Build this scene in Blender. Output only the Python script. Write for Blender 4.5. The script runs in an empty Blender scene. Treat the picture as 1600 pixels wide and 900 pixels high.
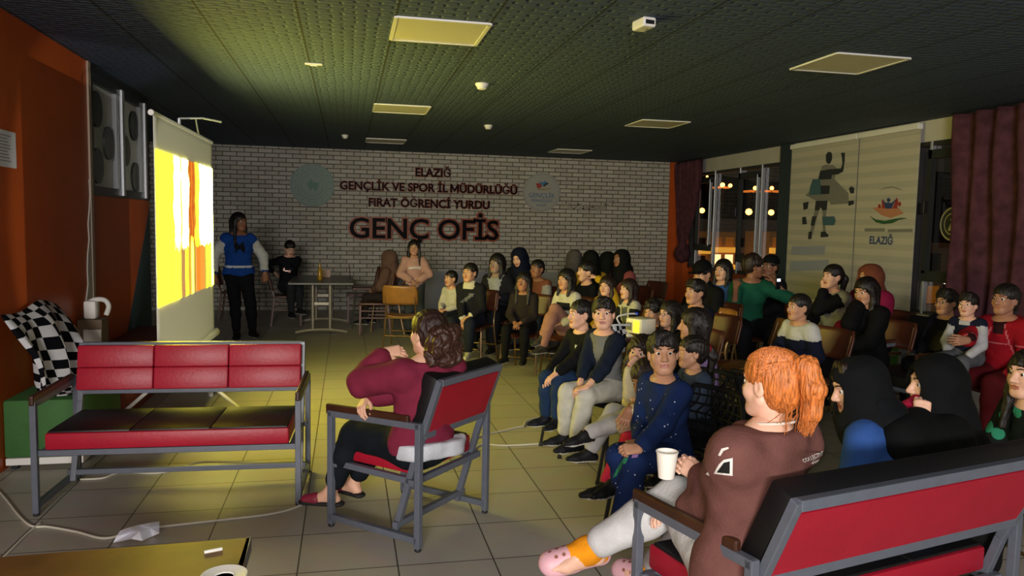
import bpy, bmesh, math, random
import numpy as np
from mathutils import Vector, Matrix
C = bpy.context.scene.collection
SC = bpy.context.scene
R_ = math.radians
rng = random.Random(7)

# ------------------------------------------------------------------ camera
EYE = np.array([0.0, 0.0, 1.62])
F = 1188.0
YAW, PITCH, ROLL = 0.21498, -0.083145, 0.020375
_cy, _sy, _cp, _sp = math.cos(YAW), math.sin(YAW), math.cos(PITCH), math.sin(PITCH)
FW = np.array([_sy*_cp, _cy*_cp, _sp])
_r = np.array([_cy, -_sy, 0.0]); _u = np.cross(_r, FW)
RT = math.cos(ROLL)*_r + math.sin(ROLL)*_u
UP = -math.sin(ROLL)*_r + math.cos(ROLL)*_u
cam = bpy.data.objects.new('camera', bpy.data.cameras.new('camera'))
C.objects.link(cam)
cam.data.sensor_width = 36.0
cam.data.lens = 36.0*F/1600.0
cam.data.clip_start = 0.05; cam.data.clip_end = 500
cam.matrix_world = Matrix(((RT[0], UP[0], -FW[0], EYE[0]), (RT[1], UP[1], -FW[1], EYE[1]), (RT[2], UP[2], -FW[2], EYE[2]), (0, 0, 0, 1)))
SC.camera = cam

def _ray(px, py): return FW + RT*(px-800)/F + UP*(450-py)/F
def at(px, py, z=0.0):            # where a sight line meets the level z
    d = _ray(px, py); return EYE + d*(z-EYE[2])/d[2]
def atY(px, py, Y):               # where it meets the plane at depth Y
    d = _ray(px, py); return EYE + d*Y/d[1]
def atX(px, py, X):
    d = _ray(px, py); return EYE + d*X/d[0]

# ------------------------------------------------------------------ light
SC.view_settings.view_transform = 'Standard'
SC.view_settings.look = 'None'
SC.view_settings.gamma = 1.0
SC.view_settings.use_curve_mapping = False
SC.view_settings.exposure = 0.0
wd = bpy.data.worlds.new('world'); SC.world = wd; wd.use_nodes = True
wd.node_tree.nodes['Background'].inputs[0].default_value = (0.42, 0.33, 0.22, 1)
wd.node_tree.nodes['Background'].inputs[1].default_value = 0.028

def lamp(name, kind, loc, energy, color, look=None, **kw):
    l = bpy.data.lights.new(name, kind); l.energy = energy; l.color = color
    for k, v in kw.items(): setattr(l, k, v)
    o = bpy.data.objects.new(name, l); C.objects.link(o); o.location = loc
    if look is not None:
        o.rotation_euler = (Vector(look)-Vector(loc)).to_track_quat('-Z', 'Y').to_euler()
    return o
# the phone's own flash beside the lens
lamp('phone_flash', 'POINT', (EYE + UP*0.015 - RT*0.012).tolist(), 125, (1.0, 0.95, 0.86), shadow_soft_size=0.006)
# added fill light behind the camera, keeps the far rows from going dark
lamp('rear_fill_light', 'AREA', (-1.6, -6.0, 2.5), 860, (1.0, 0.95, 0.90), look=(1.5, 8, 1.0), shape='RECTANGLE', size=3.0, size_y=0.9)

FILM = 35.0       # brightness of the projected film
# ------------------------------------------------------------------ materials
def lin(c):
    return tuple((x/12.92 if x <= 0.04045 else ((x+0.055)/1.055)**2.4) for x in c)
def hexc(h):
    return lin(tuple(int(h[i:i+2], 16)/255 for i in (0, 2, 4)))
_mc = {}
def mat(name, col, rough=0.6, metal=0.0, bump=None, vary=0.0, vscale=8.0, spec=0.5, emit=0.0, coat=0.0):
    if name in _mc: return _mc[name]
    m = bpy.data.materials.new(name); m.use_nodes = True
    nt = m.node_tree; b = nt.nodes['Principled BSDF']
    c = hexc(col) if isinstance(col, str) else col
    b.inputs['Base Color'].default_value = (*c, 1)
    b.inputs['Roughness'].default_value = rough
    b.inputs['Metallic'].default_value = metal
    b.inputs['Specular IOR Level'].default_value = spec
    if coat: b.inputs['Coat Weight'].default_value = coat
    if emit:
        b.inputs['Emission Color'].default_value = (*c, 1); b.inputs['Emission Strength'].default_value = emit
    if bump or vary:
        tc = nt.nodes.new('ShaderNodeTexCoord')
    if vary:
        n = nt.nodes.new('ShaderNodeTexNoise'); n.inputs['Scale'].default_value = vscale; n.inputs['Detail'].default_value = 5
        nt.links.new(tc.outputs['Object'], n.inputs['Vector'])
        r = nt.nodes.new('ShaderNodeValToRGB')
        r.color_ramp.elements[0].position = 0.3; r.color_ramp.elements[1].position = 0.7
        r.color_ramp.elements[0].color = (*[max(0, x*(1-vary)) for x in c], 1)
        r.color_ramp.elements[1].color = (*[min(1, x*(1+vary)) for x in c], 1)
        nt.links.new(n.outputs['Fac'], r.inputs['Fac']); nt.links.new(r.outputs['Color'], b.inputs['Base Color'])
    if bump:
        n2 = nt.nodes.new('ShaderNodeTexNoise'); n2.inputs['Scale'].default_value = bump[0]; n2.inputs['Detail'].default_value = 4
        nt.links.new(tc.outputs['Object'], n2.inputs['Vector'])
        bp = nt.nodes.new('ShaderNodeBump'); bp.inputs['Strength'].default_value = bump[1]; bp.inputs['Distance'].default_value = 0.01
        nt.links.new(n2.outputs['Fac'], bp.inputs['Height']); nt.links.new(bp.outputs['Normal'], b.inputs['Normal'])
    _mc[name] = m
    return m
def cloth(name, col, rough=0.85, vary=0.12, bump=(90, 0.25)):
    return mat('cloth_'+name, col, rough, bump=bump, vary=vary, vscale=14, spec=0.15)

# ------------------------------------------------------------------ mesh building
class MB:
    def __init__(s): s.v = []; s.f = []; s.m = []; s.mats = []; s.cur = 0
    def use(s, m):
        if m not in s.mats: s.mats.append(m)
        s.cur = s.mats.index(m); return s
    def add(s, vs, fs):
        o = len(s.v); s.v += [tuple(map(float, p)) for p in vs]
        for f in fs: s.f.append([o+i for i in f]); s.m.append(s.cur)
        return s
    def box(s, c, d, rot=None, bev=0.0):
        if bev > 0:
            bm = bmesh.new(); bmesh.ops.create_cube(bm, size=1)
            for v in bm.verts: v.co = Vector((v.co.x*d[0], v.co.y*d[1], v.co.z*d[2]))
            bmesh.ops.bevel(bm, geom=list(bm.edges), offset=min(bev, 0.49*min(d)), segments=2, affect='EDGES', profile=0.5)
            bm.verts.index_update()
            vs = [v.co.copy() for v in bm.verts]; fs = [[v.index for v in f.verts] for f in bm.faces]; bm.free()
        else:
            vs = [Vector((x*d[0]/2, y*d[1]/2, z*d[2]/2)) for x in (-1, 1) for y in (-1, 1) for z in (-1, 1)]
            fs = [(0, 1, 3, 2), (4, 6, 7, 5), (0, 4, 5, 1), (2, 3, 7, 6), (0, 2, 6, 4), (1, 5, 7, 3)]
        if rot is not None: vs = [rot @ v for v in vs]
        c = Vector(c)
        return s.add([c+v for v in vs], fs)
    def bx(s, x0, x1, y0, y1, z0, z1, bev=0.0):
        return s.box(((x0+x1)/2, (y0+y1)/2, (z0+z1)/2), (abs(x1-x0), abs(y1-y0), abs(z1-z0)), bev=bev)
    def bar(s, a, b, w, h=None, upv=(0, 0, 1), bev=0.003):
        a, b = Vector(a), Vector(b); h = h or w; d = b-a; L = d.length; z = d.normalized()
        u = Vector(upv)
        if abs(z.dot(u)) > 0.98: u = Vector((0, 1, 0))
        x = u.cross(z).normalized(); y = z.cross(x)
        m = Matrix((x, y, z)).transposed()
        return s.box((a+b)/2, (w, h, L), rot=m, bev=bev)
    def tube(s, pts, r, n=8, closed=False, cap=True):
        pts = [Vector(p) for p in pts]; k = len(pts)
        rs = r if isinstance(r, (list, tuple)) else [r]*k
        t0 = (pts[1]-pts[0]).normalized()
        nrm = t0.orthogonal().normalized(); vs = []; fs = []
        prev = t0
        for i in range(k):
            if closed: t = (pts[(i+1) % k]-pts[i-1]).normalized()
            else: t = (pts[min(i+1, k-1)]-pts[max(i-1, 0)]).normalized()
            q = prev.rotation_difference(t); nrm = (q @ nrm); nrm = (nrm - t*nrm.dot(t)).normalized(); prev = t
            b = t.cross(nrm)
            for j in range(n):
                a = 2*math.pi*j/n; vs.append(pts[i]+(nrm*math.cos(a)+b*math.sin(a))*rs[i])
        for i in range(k if closed else k-1):
            for j in range(n):
                i2 = (i+1) % k
                fs.append((i*n+j, i*n+(j+1) % n, i2*n+(j+1) % n, i2*n+j))
        if cap and not closed:
            fs.append(tuple(range(n-1, -1, -1))); fs.append(tuple((k-1)*n+j for j in range(n)))
        return s.add(vs, fs)
    def lathe(s, prof, c=(0, 0, 0), n=20, rot=None):
        c = Vector(c); vs = []; fs = []
        for (r, z) in prof:
            for j in range(n):
                a = 2*math.pi*j/n; p = Vector((r*math.cos(a), r*math.sin(a), z))
                vs.append(c+((rot @ p) if rot is not None else p))
        for i in range(len(prof)-1):
            for j in range(n): fs.append((i*n+j, i*n+(j+1) % n, (i+1)*n+(j+1) % n, (i+1)*n+j))
        if prof[0][0] > 1e-5: fs.append(tuple(range(n-1, -1, -1)))
        if prof[-1][0] > 1e-5: fs.append(tuple((len(prof)-1)*n+j for j in range(n)))
        return s.add(vs, fs)
    def prism(s, poly, o, ux, uy, depth):
        # a flat outline, drawn along ux / uy from o and given a thickness
        o, ux, uy = Vector(o), Vector(ux), Vector(uy); nz = ux.cross(uy).normalized()*depth
        k = len(poly); vs = [o+ux*p[0]+uy*p[1] for p in poly]; vs += [p+nz for p in vs]
        fs = [tuple(range(k-1, -1, -1)), tuple(range(k, 2*k))]+[(i, (i+1) % k, k+(i+1) % k, k+i) for i in range(k)]
        return s.add(vs, fs)
    def grid(s, fn, nu, nv, wrap=False):
        vs = [fn(i/(nu if wrap else nu-1), j/(nv-1)) for j in range(nv) for i in range(nu)]
        fs = []
        for j in range(nv-1):
            for i in range(nu if wrap else nu-1):
                i2 = (i+1) % nu
                fs.append((j*nu+i, j*nu+i2, (j+1)*nu+i2, (j+1)*nu+i))
        return s.add(vs, fs)
    def build(s, name, m=None, parent=None, smooth=False, solid=0.0):
        if m is not None and not s.mats: s.mats = [m]
        me = bpy.data.meshes.new(name); me.from_pydata(s.v, [], s.f)
        for x in s.mats: me.materials.append(x)
        me.polygons.foreach_set('material_index', s.m)
        bm = bmesh.new(); bm.from_mesh(me); bmesh.ops.recalc_face_normals(bm, faces=bm.faces); bm.to_mesh(me); bm.free()
        if smooth:
            me.polygons.foreach_set('use_smooth', [True]*len(me.polygons))
            if hasattr(me, 'set_sharp_from_angle'): me.set_sharp_from_angle(angle=R_(40))
        o = bpy.data.objects.new(name, me); C.objects.link(o)
        if parent is not None: o.parent = parent
        if solid:
            md = o.modifiers.new('solid', 'SOLIDIFY'); md.thickness = solid; md.offset = 0
        return o
def tag(o, label=None, cat=None, group=None, kind=None):
    if label: o['label'] = label
    if cat: o['category'] = cat
    if group: o['group'] = group
    if kind: o['kind'] = kind
    return o
def thing(name, label, cat, loc=(0, 0, 0), rotz=0.0, group=None):
    o = bpy.data.objects.new(name, None); C.objects.link(o); o.location = [float(x) for x in loc]; o.rotation_euler = (0, 0, rotz)
    o.empty_display_size = 0.1
    return tag(o, label, cat, group)
def struct(o): return tag(o, kind='structure')
def copy_tree(o, parent=None):
    c = o.copy(); C.objects.link(c)
    if parent is not None: c.parent = parent
    for ch in list(o.children): copy_tree(ch, c)
    return c
def smooth_path(pts, n=8):
    P = [Vector(p) for p in pts]; out = []
    for i in range(len(P)-1):
        a, b, c, d = P[max(i-1, 0)], P[i], P[i+1], P[min(i+2, len(P)-1)]
        for k in range(n):
            t = k/n
            out.append(0.5*((2*b)+(c-a)*t+(2*a-5*b+4*c-d)*t*t+(3*b-a-3*c+d)*t**3))
    out.append(P[-1]); return out
def text_mesh(txt, size, extrude, offset=0.0, align='CENTER', spacing=1.0):
    if txt == 'M':                       # drawn by hand: the font's M folds over when thickened
        h, w, t, o = 0.70*size, 0.72*size, 0.10*size, offset; x0 = 0.07*size
        pl = [(-o, -o), (t+o, -o), (t+o, h*0.62-2*o), (w/2, h*0.12-1.6*o), (w-t-o, h*0.62-2*o), (w-t-o, -o), (w+o, -o), (w+o, h+o), (w-t*1.05, h+o), (w/2, h*0.36+o), (t*1.05, h+o), (-o, h+o)]
        b = MB().prism([(x+x0, y) for x, y in pl], (0, 0, -extrude), (1, 0, 0), (0, 1, 0), 2*extrude)
        me = bpy.data.meshes.new('text'); me.from_pydata(b.v, [], b.f); return me
    cu = bpy.data.curves.new('text', 'FONT'); cu.body = txt; cu.size = size; cu.extrude = extrude; cu.offset = offset
    cu.align_x = align; cu.space_character = spacing; cu.resolution_u = 3
    o = bpy.data.objects.new('text', cu); C.objects.link(o)
    dg = bpy.context.evaluated_depsgraph_get(); dg.update()
    me = bpy.data.meshes.new_from_object(o.evaluated_get(dg))
    bpy.data.objects.remove(o); bpy.data.curves.remove(cu)
    return me
def text_obj(name, txt, size, extrude, m, mtx, parent=None, offset=0.0, align='CENTER', spacing=1.0, sx=1.0):
    me = text_mesh(txt, size, extrude, offset, align, spacing); me.materials.clear(); me.materials.append(m)
    o = bpy.data.objects.new(name, me); C.objects.link(o)
    if parent is not None: o.parent = parent
    o.matrix_world = mtx @ Matrix.Diagonal((sx, 1, 1, 1))
    return o
# ------------------------------------------------------------------ room
H = 2.906; WX = -2.12; RX = 6.51; BY = 14.15; FY0 = -1.2
def nodes(m): return m.node_tree, m.node_tree.nodes['Principled BSDF']
def floor_mat():
    m = mat('floor_tile', '8f8a80', 0.42, spec=0.4); nt, b = nodes(m); N = nt.nodes; L = nt.links
    tc = N.new('ShaderNodeTexCoord'); mp = N.new('ShaderNodeMapping'); mp.inputs['Location'].default_value = (-0.24+0.46*20, -3.505+0.44*20, 0)
    L.new(tc.outputs['Object'], mp.inputs['Vector'])
    br = N.new('ShaderNodeTexBrick'); br.offset = 0.0; br.inputs['Scale'].default_value = 1.0
    br.inputs['Brick Width'].default_value = 0.46; br.inputs['Row Height'].default_value = 0.44
    br.inputs['Mortar Size'].default_value = 0.004; br.inputs['Mortar Smooth'].default_value = 0.2
    br.inputs['Color1'].default_value = (*hexc('b3ada0'), 1); br.inputs['Color2'].default_value = (*hexc('aaa498'), 1); br.inputs['Mortar'].default_value = (*hexc('4a463f'), 1)
    L.new(mp.outputs['Vector'], br.inputs['Vector'])
    n = N.new('ShaderNodeTexNoise'); n.inputs['Scale'].default_value = 6; n.inputs['Detail'].default_value = 8
    L.new(tc.outputs['Object'], n.inputs['Vector'])
    mx = N.new('ShaderNodeMix'); mx.data_type = 'RGBA'; mx.blend_type = 'MULTIPLY'; mx.inputs['Factor'].default_value = 0.25
    L.new(br.outputs['Color'], mx.inputs[6]); L.new(n.outputs['Color'], mx.inputs[7]); L.new(mx.outputs[2], b.inputs['Base Color'])
    bp = N.new('ShaderNodeBump'); bp.invert = True; bp.inputs['Strength'].default_value = 0.3; bp.inputs['Distance'].default_value = 0.003
    L.new(br.outputs['Fac'], bp.inputs['Height']); L.new(bp.outputs['Normal'], b.inputs['Normal'])
    return m
def brick_mat():
    m = mat('white_brick', 'c9c2b6', 0.75, spec=0.25); nt, b = nodes(m); N = nt.nodes; L = nt.links
    tc = N.new('ShaderNodeTexCoord'); sp = N.new('ShaderNodeSeparateXYZ'); cb = N.new('ShaderNodeCombineXYZ')
    L.new(tc.outputs['Object'], sp.inputs['Vector']); L.new(sp.outputs['X'], cb.inputs['X']); L.new(sp.outputs['Z'], cb.inputs['Y'])
    br = N.new('ShaderNodeTexBrick'); br.offset = 0.47; br.inputs['Scale'].default_value = 1.0
    br.inputs['Brick Width'].default_value = 0.235; br.inputs['Row Height'].default_value = 0.0775
    br.inputs['Mortar Size'].default_value = 0.0075; br.inputs['Mortar Smooth'].default_value = 0.25
    br.inputs['Color1'].default_value = (*hexc('c2bdb2'), 1); br.inputs['Color2'].default_value = (*hexc('aca69b'), 1); br.inputs['Mortar'].default_value = (*hexc('5a554c'), 1)
    L.new(cb.outputs['Vector'], br.inputs['Vector'])
    n = N.new('ShaderNodeTexNoise'); n.inputs['Scale'].default_value = 22; n.inputs['Detail'].default_value = 5
    L.new(tc.outputs['Object'], n.inputs['Vector'])
    mx = N.new('ShaderNodeMix'); mx.data_type = 'RGBA'; mx.blend_type = 'MULTIPLY'; mx.inputs['Factor'].default_value = 0.35
    L.new(br.outputs['Color'], mx.inputs[6]); L.new(n.outputs['Color'], mx.inputs[7]); L.new(mx.outputs[2], b.inputs['Base Color'])
    bp = N.new('ShaderNodeBump'); bp.invert = True; bp.inputs['Strength'].default_value = 0.8; bp.inputs['Distance'].default_value = 0.012
    L.new(br.outputs['Fac'], bp.inputs['Height']); L.new(bp.outputs['Normal'], b.inputs['Normal'])
    return m
def ceiling_mat():
    m = mat('ceiling_plank', '2f3436', 0.7, spec=0.2); nt, b = nodes(m); N = nt.nodes; L = nt.links
    tc = N.new('ShaderNodeTexCoord'); mp = N.new('ShaderNodeMapping'); mp.inputs['Location'].default_value = (0.3+0.6*20, 30, 0)
    L.new(tc.outputs['Object'], mp.inputs['Vector'])
    pl = N.new('ShaderNodeTexBrick'); pl.offset = 0; pl.inputs['Scale'].default_value = 1
    pl.inputs['Brick Width'].default_value = 0.6; pl.inputs['Row Height'].default_value = 400; pl.inputs['Mortar Size'].default_value = 0.009; pl.inputs['Mortar Smooth'].default_value = 0.3
    pl.inputs['Color1'].default_value = (*hexc('4c5a70'), 1); pl.inputs['Color2'].default_value = (*hexc('4c5a70'), 1); pl.inputs['Mortar'].default_value = (*hexc('2c3032'), 1)
    L.new(mp.outputs['Vector'], pl.inputs['Vector']); L.new(pl.outputs['Color'], b.inputs['Base Color'])
    br = N.new('ShaderNodeTexBrick'); br.offset = 0.5; br.inputs['Scale'].default_value = 1
    br.inputs['Brick Width'].default_value = 0.15; br.inputs['Row Height'].default_value = 0.06; br.inputs['Mortar Size'].default_value = 0.02; br.inputs['Mortar Smooth'].default_value = 1.0
    n = N.new('ShaderNodeTexNoise'); n.inputs['Scale'].default_value = 9
    L.new(tc.outputs['Object'], n.inputs['Vector'])
    ad = N.new('ShaderNodeVectorMath'); ad.operation = 'MULTIPLY_ADD'; ad.inputs[1].default_value = (0.05, 0.05, 0); 
    L.new(n.outputs['Color'], ad.inputs[0]); L.new(mp.outputs['Vector'], ad.inputs[2]); L.new(ad.outputs['Vector'], br.inputs['Vector'])
    bp = N.new('ShaderNodeBump'); bp.invert = True; bp.inputs['Strength'].default_value = 0.6; bp.inputs['Distance'].default_value = 0.03
    L.new(br.outputs['Fac'], bp.inputs['Height']); L.new(bp.outputs['Normal'], b.inputs['Normal'])
    return m
def slab(name, x0, x1, y0, y1, z0, z1, m, kind=True, bev=0.0, parent=None):
    o = MB().bx(x0, x1, y0, y1, z0, z1, bev).build(name, m, parent)
    if kind and parent is None: struct(o)
    return o
ORANGE = mat('orange_paint', 'a8480e', 0.45, vary=0.08, vscale=3, spec=0.4)
TEAL = mat('teal_paint', '223a42', 0.5, vary=0.06, vscale=3)
WHITEP = mat('white_paint', 'b4b0a6', 0.7, vary=0.06, vscale=4)
GREYM = mat('grey_metal', '565b66', 0.38, spec=0.5, vary=0.06, vscale=20, bump=(140, 0.06))
ALU = mat('aluminium', 'b9bcc2', 0.35, metal=0.6)
DARKM = mat('dark_metal', '14151a', 0.4)
BLACK = mat('black_vinyl', '0d0c0e', 0.5, bump=(60, 0.1), spec=0.35)
REDV = mat('red_vinyl', '9a1229', 0.45, bump=(50, 0.12), vary=0.06, spec=0.4)
WOODD = mat('dark_wood', '3a1f12', 0.42, vary=0.25, vscale=12)
WHITE = mat('white_plastic', 'dcdad4', 0.45)

slab('floor', -6, 8, FY0, BY+0.2, -0.1, 0, floor_mat())
slab('ceiling', -6, 8, FY0, BY+0.2, H, H+0.1, ceiling_mat())
slab('wall_back', -6, RX+0.2, BY, BY+0.2, 0, H, brick_mat())
# left wall: orange part, then the block under and around the glazed panels
LY1 = 7.12; LY2 = 9.05
slab('wall_left', WX-0.35, WX, FY0, LY1-0.06, 0, H, ORANGE)
w = MB().use(ORANGE).bx(WX-0.35, WX, LY1, LY2, 0, 1.80).build('wall_left_panel'); struct(w)
t = MB().use(TEAL)
t.prism([(0.62, 0.02), (LY2-LY1+0.002, 0.02), (LY2-LY1+0.002, 1.72)], (WX+0.004, LY1, 0), (0, 1, 0), (0, 0, 1), -0.004)
struct(t.build('wall_left_teal'))
# grey plaster strip where the orange paint stops in a ragged edge
t = MB().use(WHITEP)
ragged = [(LY1-0.06, 0.3)]+[(LY1-0.10-0.05*(k % 3)/2-0.02*math.sin(k*1.7)-0.012*k*0.45, 0.5+k*0.11) for k in range(12)]
ragged = [(y if i else y-0.28, z) for i, (y, z) in enumerate(ragged)]
poly = [(LY1+0.02, 0.3)]+[(LY1-0.30+0.019*k+0.02*math.sin(k*2.3), 0.3+k*0.125) for k in range(14)]+[(LY1+0.02, 1.95)]
t.prism(poly, (WX, 0, 0), (0, 1, 0), (0, 0, 1), 0.008)
struct(t.build('wall_left_plaster'))
slab('wall_left_edge', WX-0.35, WX+0.015, LY1-0.06, LY1, 0, H, mat('edge_trim', '9a8672', 0.4))
slab('wall_left_header', WX-0.35, WX, LY1, LY2, 2.84, H, mat('dark_paint', '1b2226', 0.5))
slab('wall_left_corner', WX-0.35, WX+0.01, LY2-0.10, LY2, 1.8, 2.84, mat('dark_paint', '1b2226', 0.5))
slab('wall_far_left', -6, -5.8, LY2, BY, 0, H, WHITEP)
# glazed panel frames with round pictures on milky panes
win = struct(bpy.data.objects.new('window_1', None)); C.objects.link(win)
MILK = mat('milky_pane', '9da0a2', 0.35, vary=0.05, vscale=5)
f = MB().use(mat('dark_frame', '23272b', 0.4))
f.bx(WX-0.08, WX+0.012, LY1, LY2-0.10, 1.80, 1.88); f.bx(WX-0.08, WX+0.012, LY1, LY2-0.10, 2.76, 2.84); f.bx(WX-0.08, WX+0.012, LY1, LY1+0.06, 1.88, 2.76)
f.build('window_frame', parent=win)
for ya, yb in ((LY1+0.06, 7.92), (8.10, 8.82)):
    MB().bx(WX-0.06, WX-0.03, ya, yb, 1.86, 2.78).build('pane', MILK, win)
for y in (7.86, 8.70):
    MB().bx(WX-0.06, WX+0.01, y, y+0.07, 1.84, 2.80).build('inner_mullion', mat('grey_frame', '8d8f93', 0.4), win)
    MB().bx(WX-0.06, WX+0.03, y+0.12, y+0.19, 1.82, 2.82).build('mullion', ALU, win)
def disc(name, c, r, m, parent=None, th=0.012, n=40, axis='X', ry=None):
    rot = Matrix.Rotation(R_(90), 3, 'Y') if axis == 'X' else Matrix.Rotation(R_(90), 3, 'X')
    return MB().lathe([(r, -th/2), (r, th/2)], c, n, rot).build(name, m, parent)
MED = mat('medallion_print', '1c2320', 0.4, vary=0.5, vscale=14)
for y, z, r, lab in ((7.36, 2.55, 0.155, 'upper left dark round picture on the milky left pane beside the orange wall'), (7.36, 2.06, 0.155, 'lower left dark round picture on the milky left pane beside the orange wall'),
                (7.70, 2.29, 0.15, 'greyish round picture at the right edge of the left milky pane'), (8.56, 2.55, 0.15, 'dark purple round picture high on the right milky pane'), (8.24, 2.27, 0.15, 'greyish round picture at the left of the right milky pane'), (8.60, 2.03, 0.15, 'greenish round picture low on the right milky pane')):
    o = disc('round_picture', (WX-0.02, y, z), r, MED if 'dark' in lab else mat('medallion_grey', '3c413d', 0.4, vary=0.4, vscale=14), th=0.02)
    tag(o, lab, 'picture', 'round pictures on the milky panes')
# notice paper on the orange wall
pn = thing('notice_paper', 'white printed notice taped to the orange wall at left edge', 'notice', (WX, 5.5, 1.9))
p0, p1 = atX(-40, 205, WX), atX(25, 265, WX)
b = MB().use(mat('paper', 'c9cad6', 0.7)).bx(0.001, 0.004, p0[1]-5.5, p1[1]-5.5, 0.02, 0.25); b.build('sheet', parent=pn)
b = MB().use(mat('print_grey', '7d7d88', 0.7))
for k in range(9):
    b.bx(0.004, 0.0045, -0.36, 0.03-0.05*((k*7) % 4)/3, 0.215-k*0.02, 0.222-k*0.02)
b.build('printed_lines', parent=pn)

# right wall ------------------------------------------------------------
yP0, yP1 = atX(1222, 300, RX)[1], atX(1238.5, 300, RX)[1]       # pillar
yS = atX(1345, 300, RX)[1]; yE = atX(1440, 300, RX)[1]
yW1a = 13.75; zt, zs = 2.66, 0.86
slab('wall_right_sill', RX, RX+0.2, 9.9, BY, 0, zs, ORANGE)
slab('wall_right_header', RX, RX+0.2, FY0, BY, zt, H, WHITEP)
slab('wall_right_low', RX, RX+0.2, FY0, 10.0, 0, 0.62, WHITEP)
slab('wall_right_near', RX, RX+0.2, FY0, 5.6, 0.62, zt, WHITEP)
slab('wall_right_mid', RX, RX+0.2, yE+0.12, 8.9, 0.62, zt, WHITEP)
slab('trim_right_corner', RX-0.12, RX+0.2, yW1a, BY, 0, H, ORANGE)
slab('wall_back_corner', RX-0.28, RX-0.02, BY-0.03, BY, 0, H, ORANGE)
slab('pillar', RX-0.06, RX+0.2, yP1, yP0, 0, H, mat('pillar_paint', '28343a', 0.5))
def glass_mat():
    m = bpy.data.materials.new('window_glass'); m.use_nodes = True; nt = m.node_tree; N = nt.nodes; N.remove(N['Principled BSDF'])
    tr = N.new('ShaderNodeBsdfTransparent'); gl = N.new('ShaderNodeBsdfGlossy'); gl.inputs['Roughness'].default_value = 0.02
    mx = N.new('ShaderNodeMixShader'); mx.inputs[0].default_value = 0.05
    nt.links.new(tr.outputs[0], mx.inputs[1]); nt.links.new(gl.outputs[0], mx.inputs[2])
    nt.links.new(mx.outputs[0], N['Material Output'].inputs['Surface']); return m
GLASS = glass_mat()
def window(name, y0, y1, z0, z1, sashes, mulls, x=RX):
    w = struct(bpy.data.objects.new(name, None)); C.objects.link(w)
    f = MB().use(mat('frame_dark', '2b2a28', 0.45))
    f.bx(x-0.02, x+0.08, y0, y0+0.06, z0, z1); f.bx(x-0.02, x+0.08, y1-0.06, y1, z0, z1)
    f.bx(x-0.02, x+0.08, y0, y1, z0, z0+0.06); f.bx(x-0.02, x+0.08, y0, y1, z1-0.05, z1)
    f.build('window_frame', parent=w)
    for y in mulls: MB().bx(x-0.03, x+0.03, y-0.016, y+0.016, z0, z1, 0.004).build('mullion', ALU, w)
    for (a, b, zl) in sashes:
        s = MB().use(mat('sash_dark', '232524', 0.5))
        s.bx(x-0.05, x+0.02, a, b, zl-0.09, zl+0.03); s.bx(x-0.05, x+0.02, a, b, z1-0.20, z1-0.1)
        s.bx(x-0.05, x+0.02, b-0.05, b, zl, z1-0.1)
        sa = s.build('sash', parent=w)
        MB().bx(x-0.055, x+0.0, a, a+0.03, zl, z1-0.15, 0.004).build('sash_edge', ALU, sa)
        MB().bx(x-0.11, x-0.07, b-0.05, b-0.02, (zl+z1)/2-0.07, (zl+z1)/2+0.07, 0.006).build('handle', DARKM, sa)
    MB().bx(x+0.03, x+0.036, y0+0.05, y1-0.05, z0+0.05, z1-0.04).build('glass', GLASS, w)
    return w
def yr(px, py=330): return float(atX(px, py, RX)[1])
window('window_2', yP0, yW1a, zs, zt, [(yr(1112), yr(1089), 1.30), (yr(1186), yr(1156), 1.16)], [yr(1090), yr(1117), yr(1156), yr(1190)])
window('window_3', 5.6, yE+0.12, 0.66, zt, [(5.7, yr(1451), 1.16)], [yr(1452)])
# pale roll-down panels with printed figures
def panel(name, label, ya, yb, za, zb):
    t = thing(name, label, 'blind', (RX-0.06, (ya+yb)/2, za))
    PW = mat('blind_fabric', 'a9a596', 0.75)
    if 'zeb' not in _mc:
        nt, b = nodes(PW); N = nt.nodes; L = nt.links
        tc = N.new('ShaderNodeTexCoord'); wv = N.new('ShaderNodeTexWave'); wv.wave_type = 'BANDS'; wv.bands_direction = 'Z'; wv.wave_profile = 'SIN'; wv.inputs['Scale'].default_value = 2.1
        L.new(tc.outputs['Object'], wv.inputs['Vector']); r = N.new('ShaderNodeValToRGB'); r.color_ramp.elements[0].color = (*hexc('b3ae9f'), 1); r.color_ramp.elements[1].color = (*hexc('a7a395'), 1)
        r.color_ramp.elements[0].position = 0.42; r.color_ramp.elements[1].position = 0.58
        L.new(wv.outputs['Fac'], r.inputs['Fac']); L.new(r.outputs['Color'], b.inputs['Base Color']); _mc['zeb'] = 1
    MB().bx(-0.004, 0.004, ya-(ya+yb)/2, yb-(ya+yb)/2, 0.03, zb-za).build('fabric', PW, t)
    MB().bx(-0.012, 0.012, ya-(ya+yb)/2, yb-(ya+yb)/2, 0, 0.03, 0.005).build('bottom_bar', WHITE, t)
    MB().bx(-0.04, 0.03, ya-(ya+yb)/2, yb-(ya+yb)/2, zb-za, zb-za+0.07, 0.01).build('head_rail', WHITE, t)
    return t
pa = panel('roller_blind', 'pale striped roller blind with dark standing man print, beside dark pillar', yS+0.012, yP1-0.03, 0.62, 2.81)
pb = panel('roller_blind', 'pale striped roller blind with round emblem print, beside the tall curtained window', yE, yS-0.012, 0.62, 2.81)
def flat_print(parent, name, polys, x=RX-0.066):
    # outlines (as seen on the blind) set on the fabric as thin prints
    lx, ly, lz = parent.location
    for k, (m, pts) in enumerate(polys):
        b = MB().use(m)
        q = [atX(px, py, x) for px, py in pts]
        q = [(p[0]-lx-0.0006*(k+1), p[1]-ly, p[2]-lz) for p in q]
        b.add(q, [tuple(range(len(q)))])
        b.build(name, parent=parent)
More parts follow.
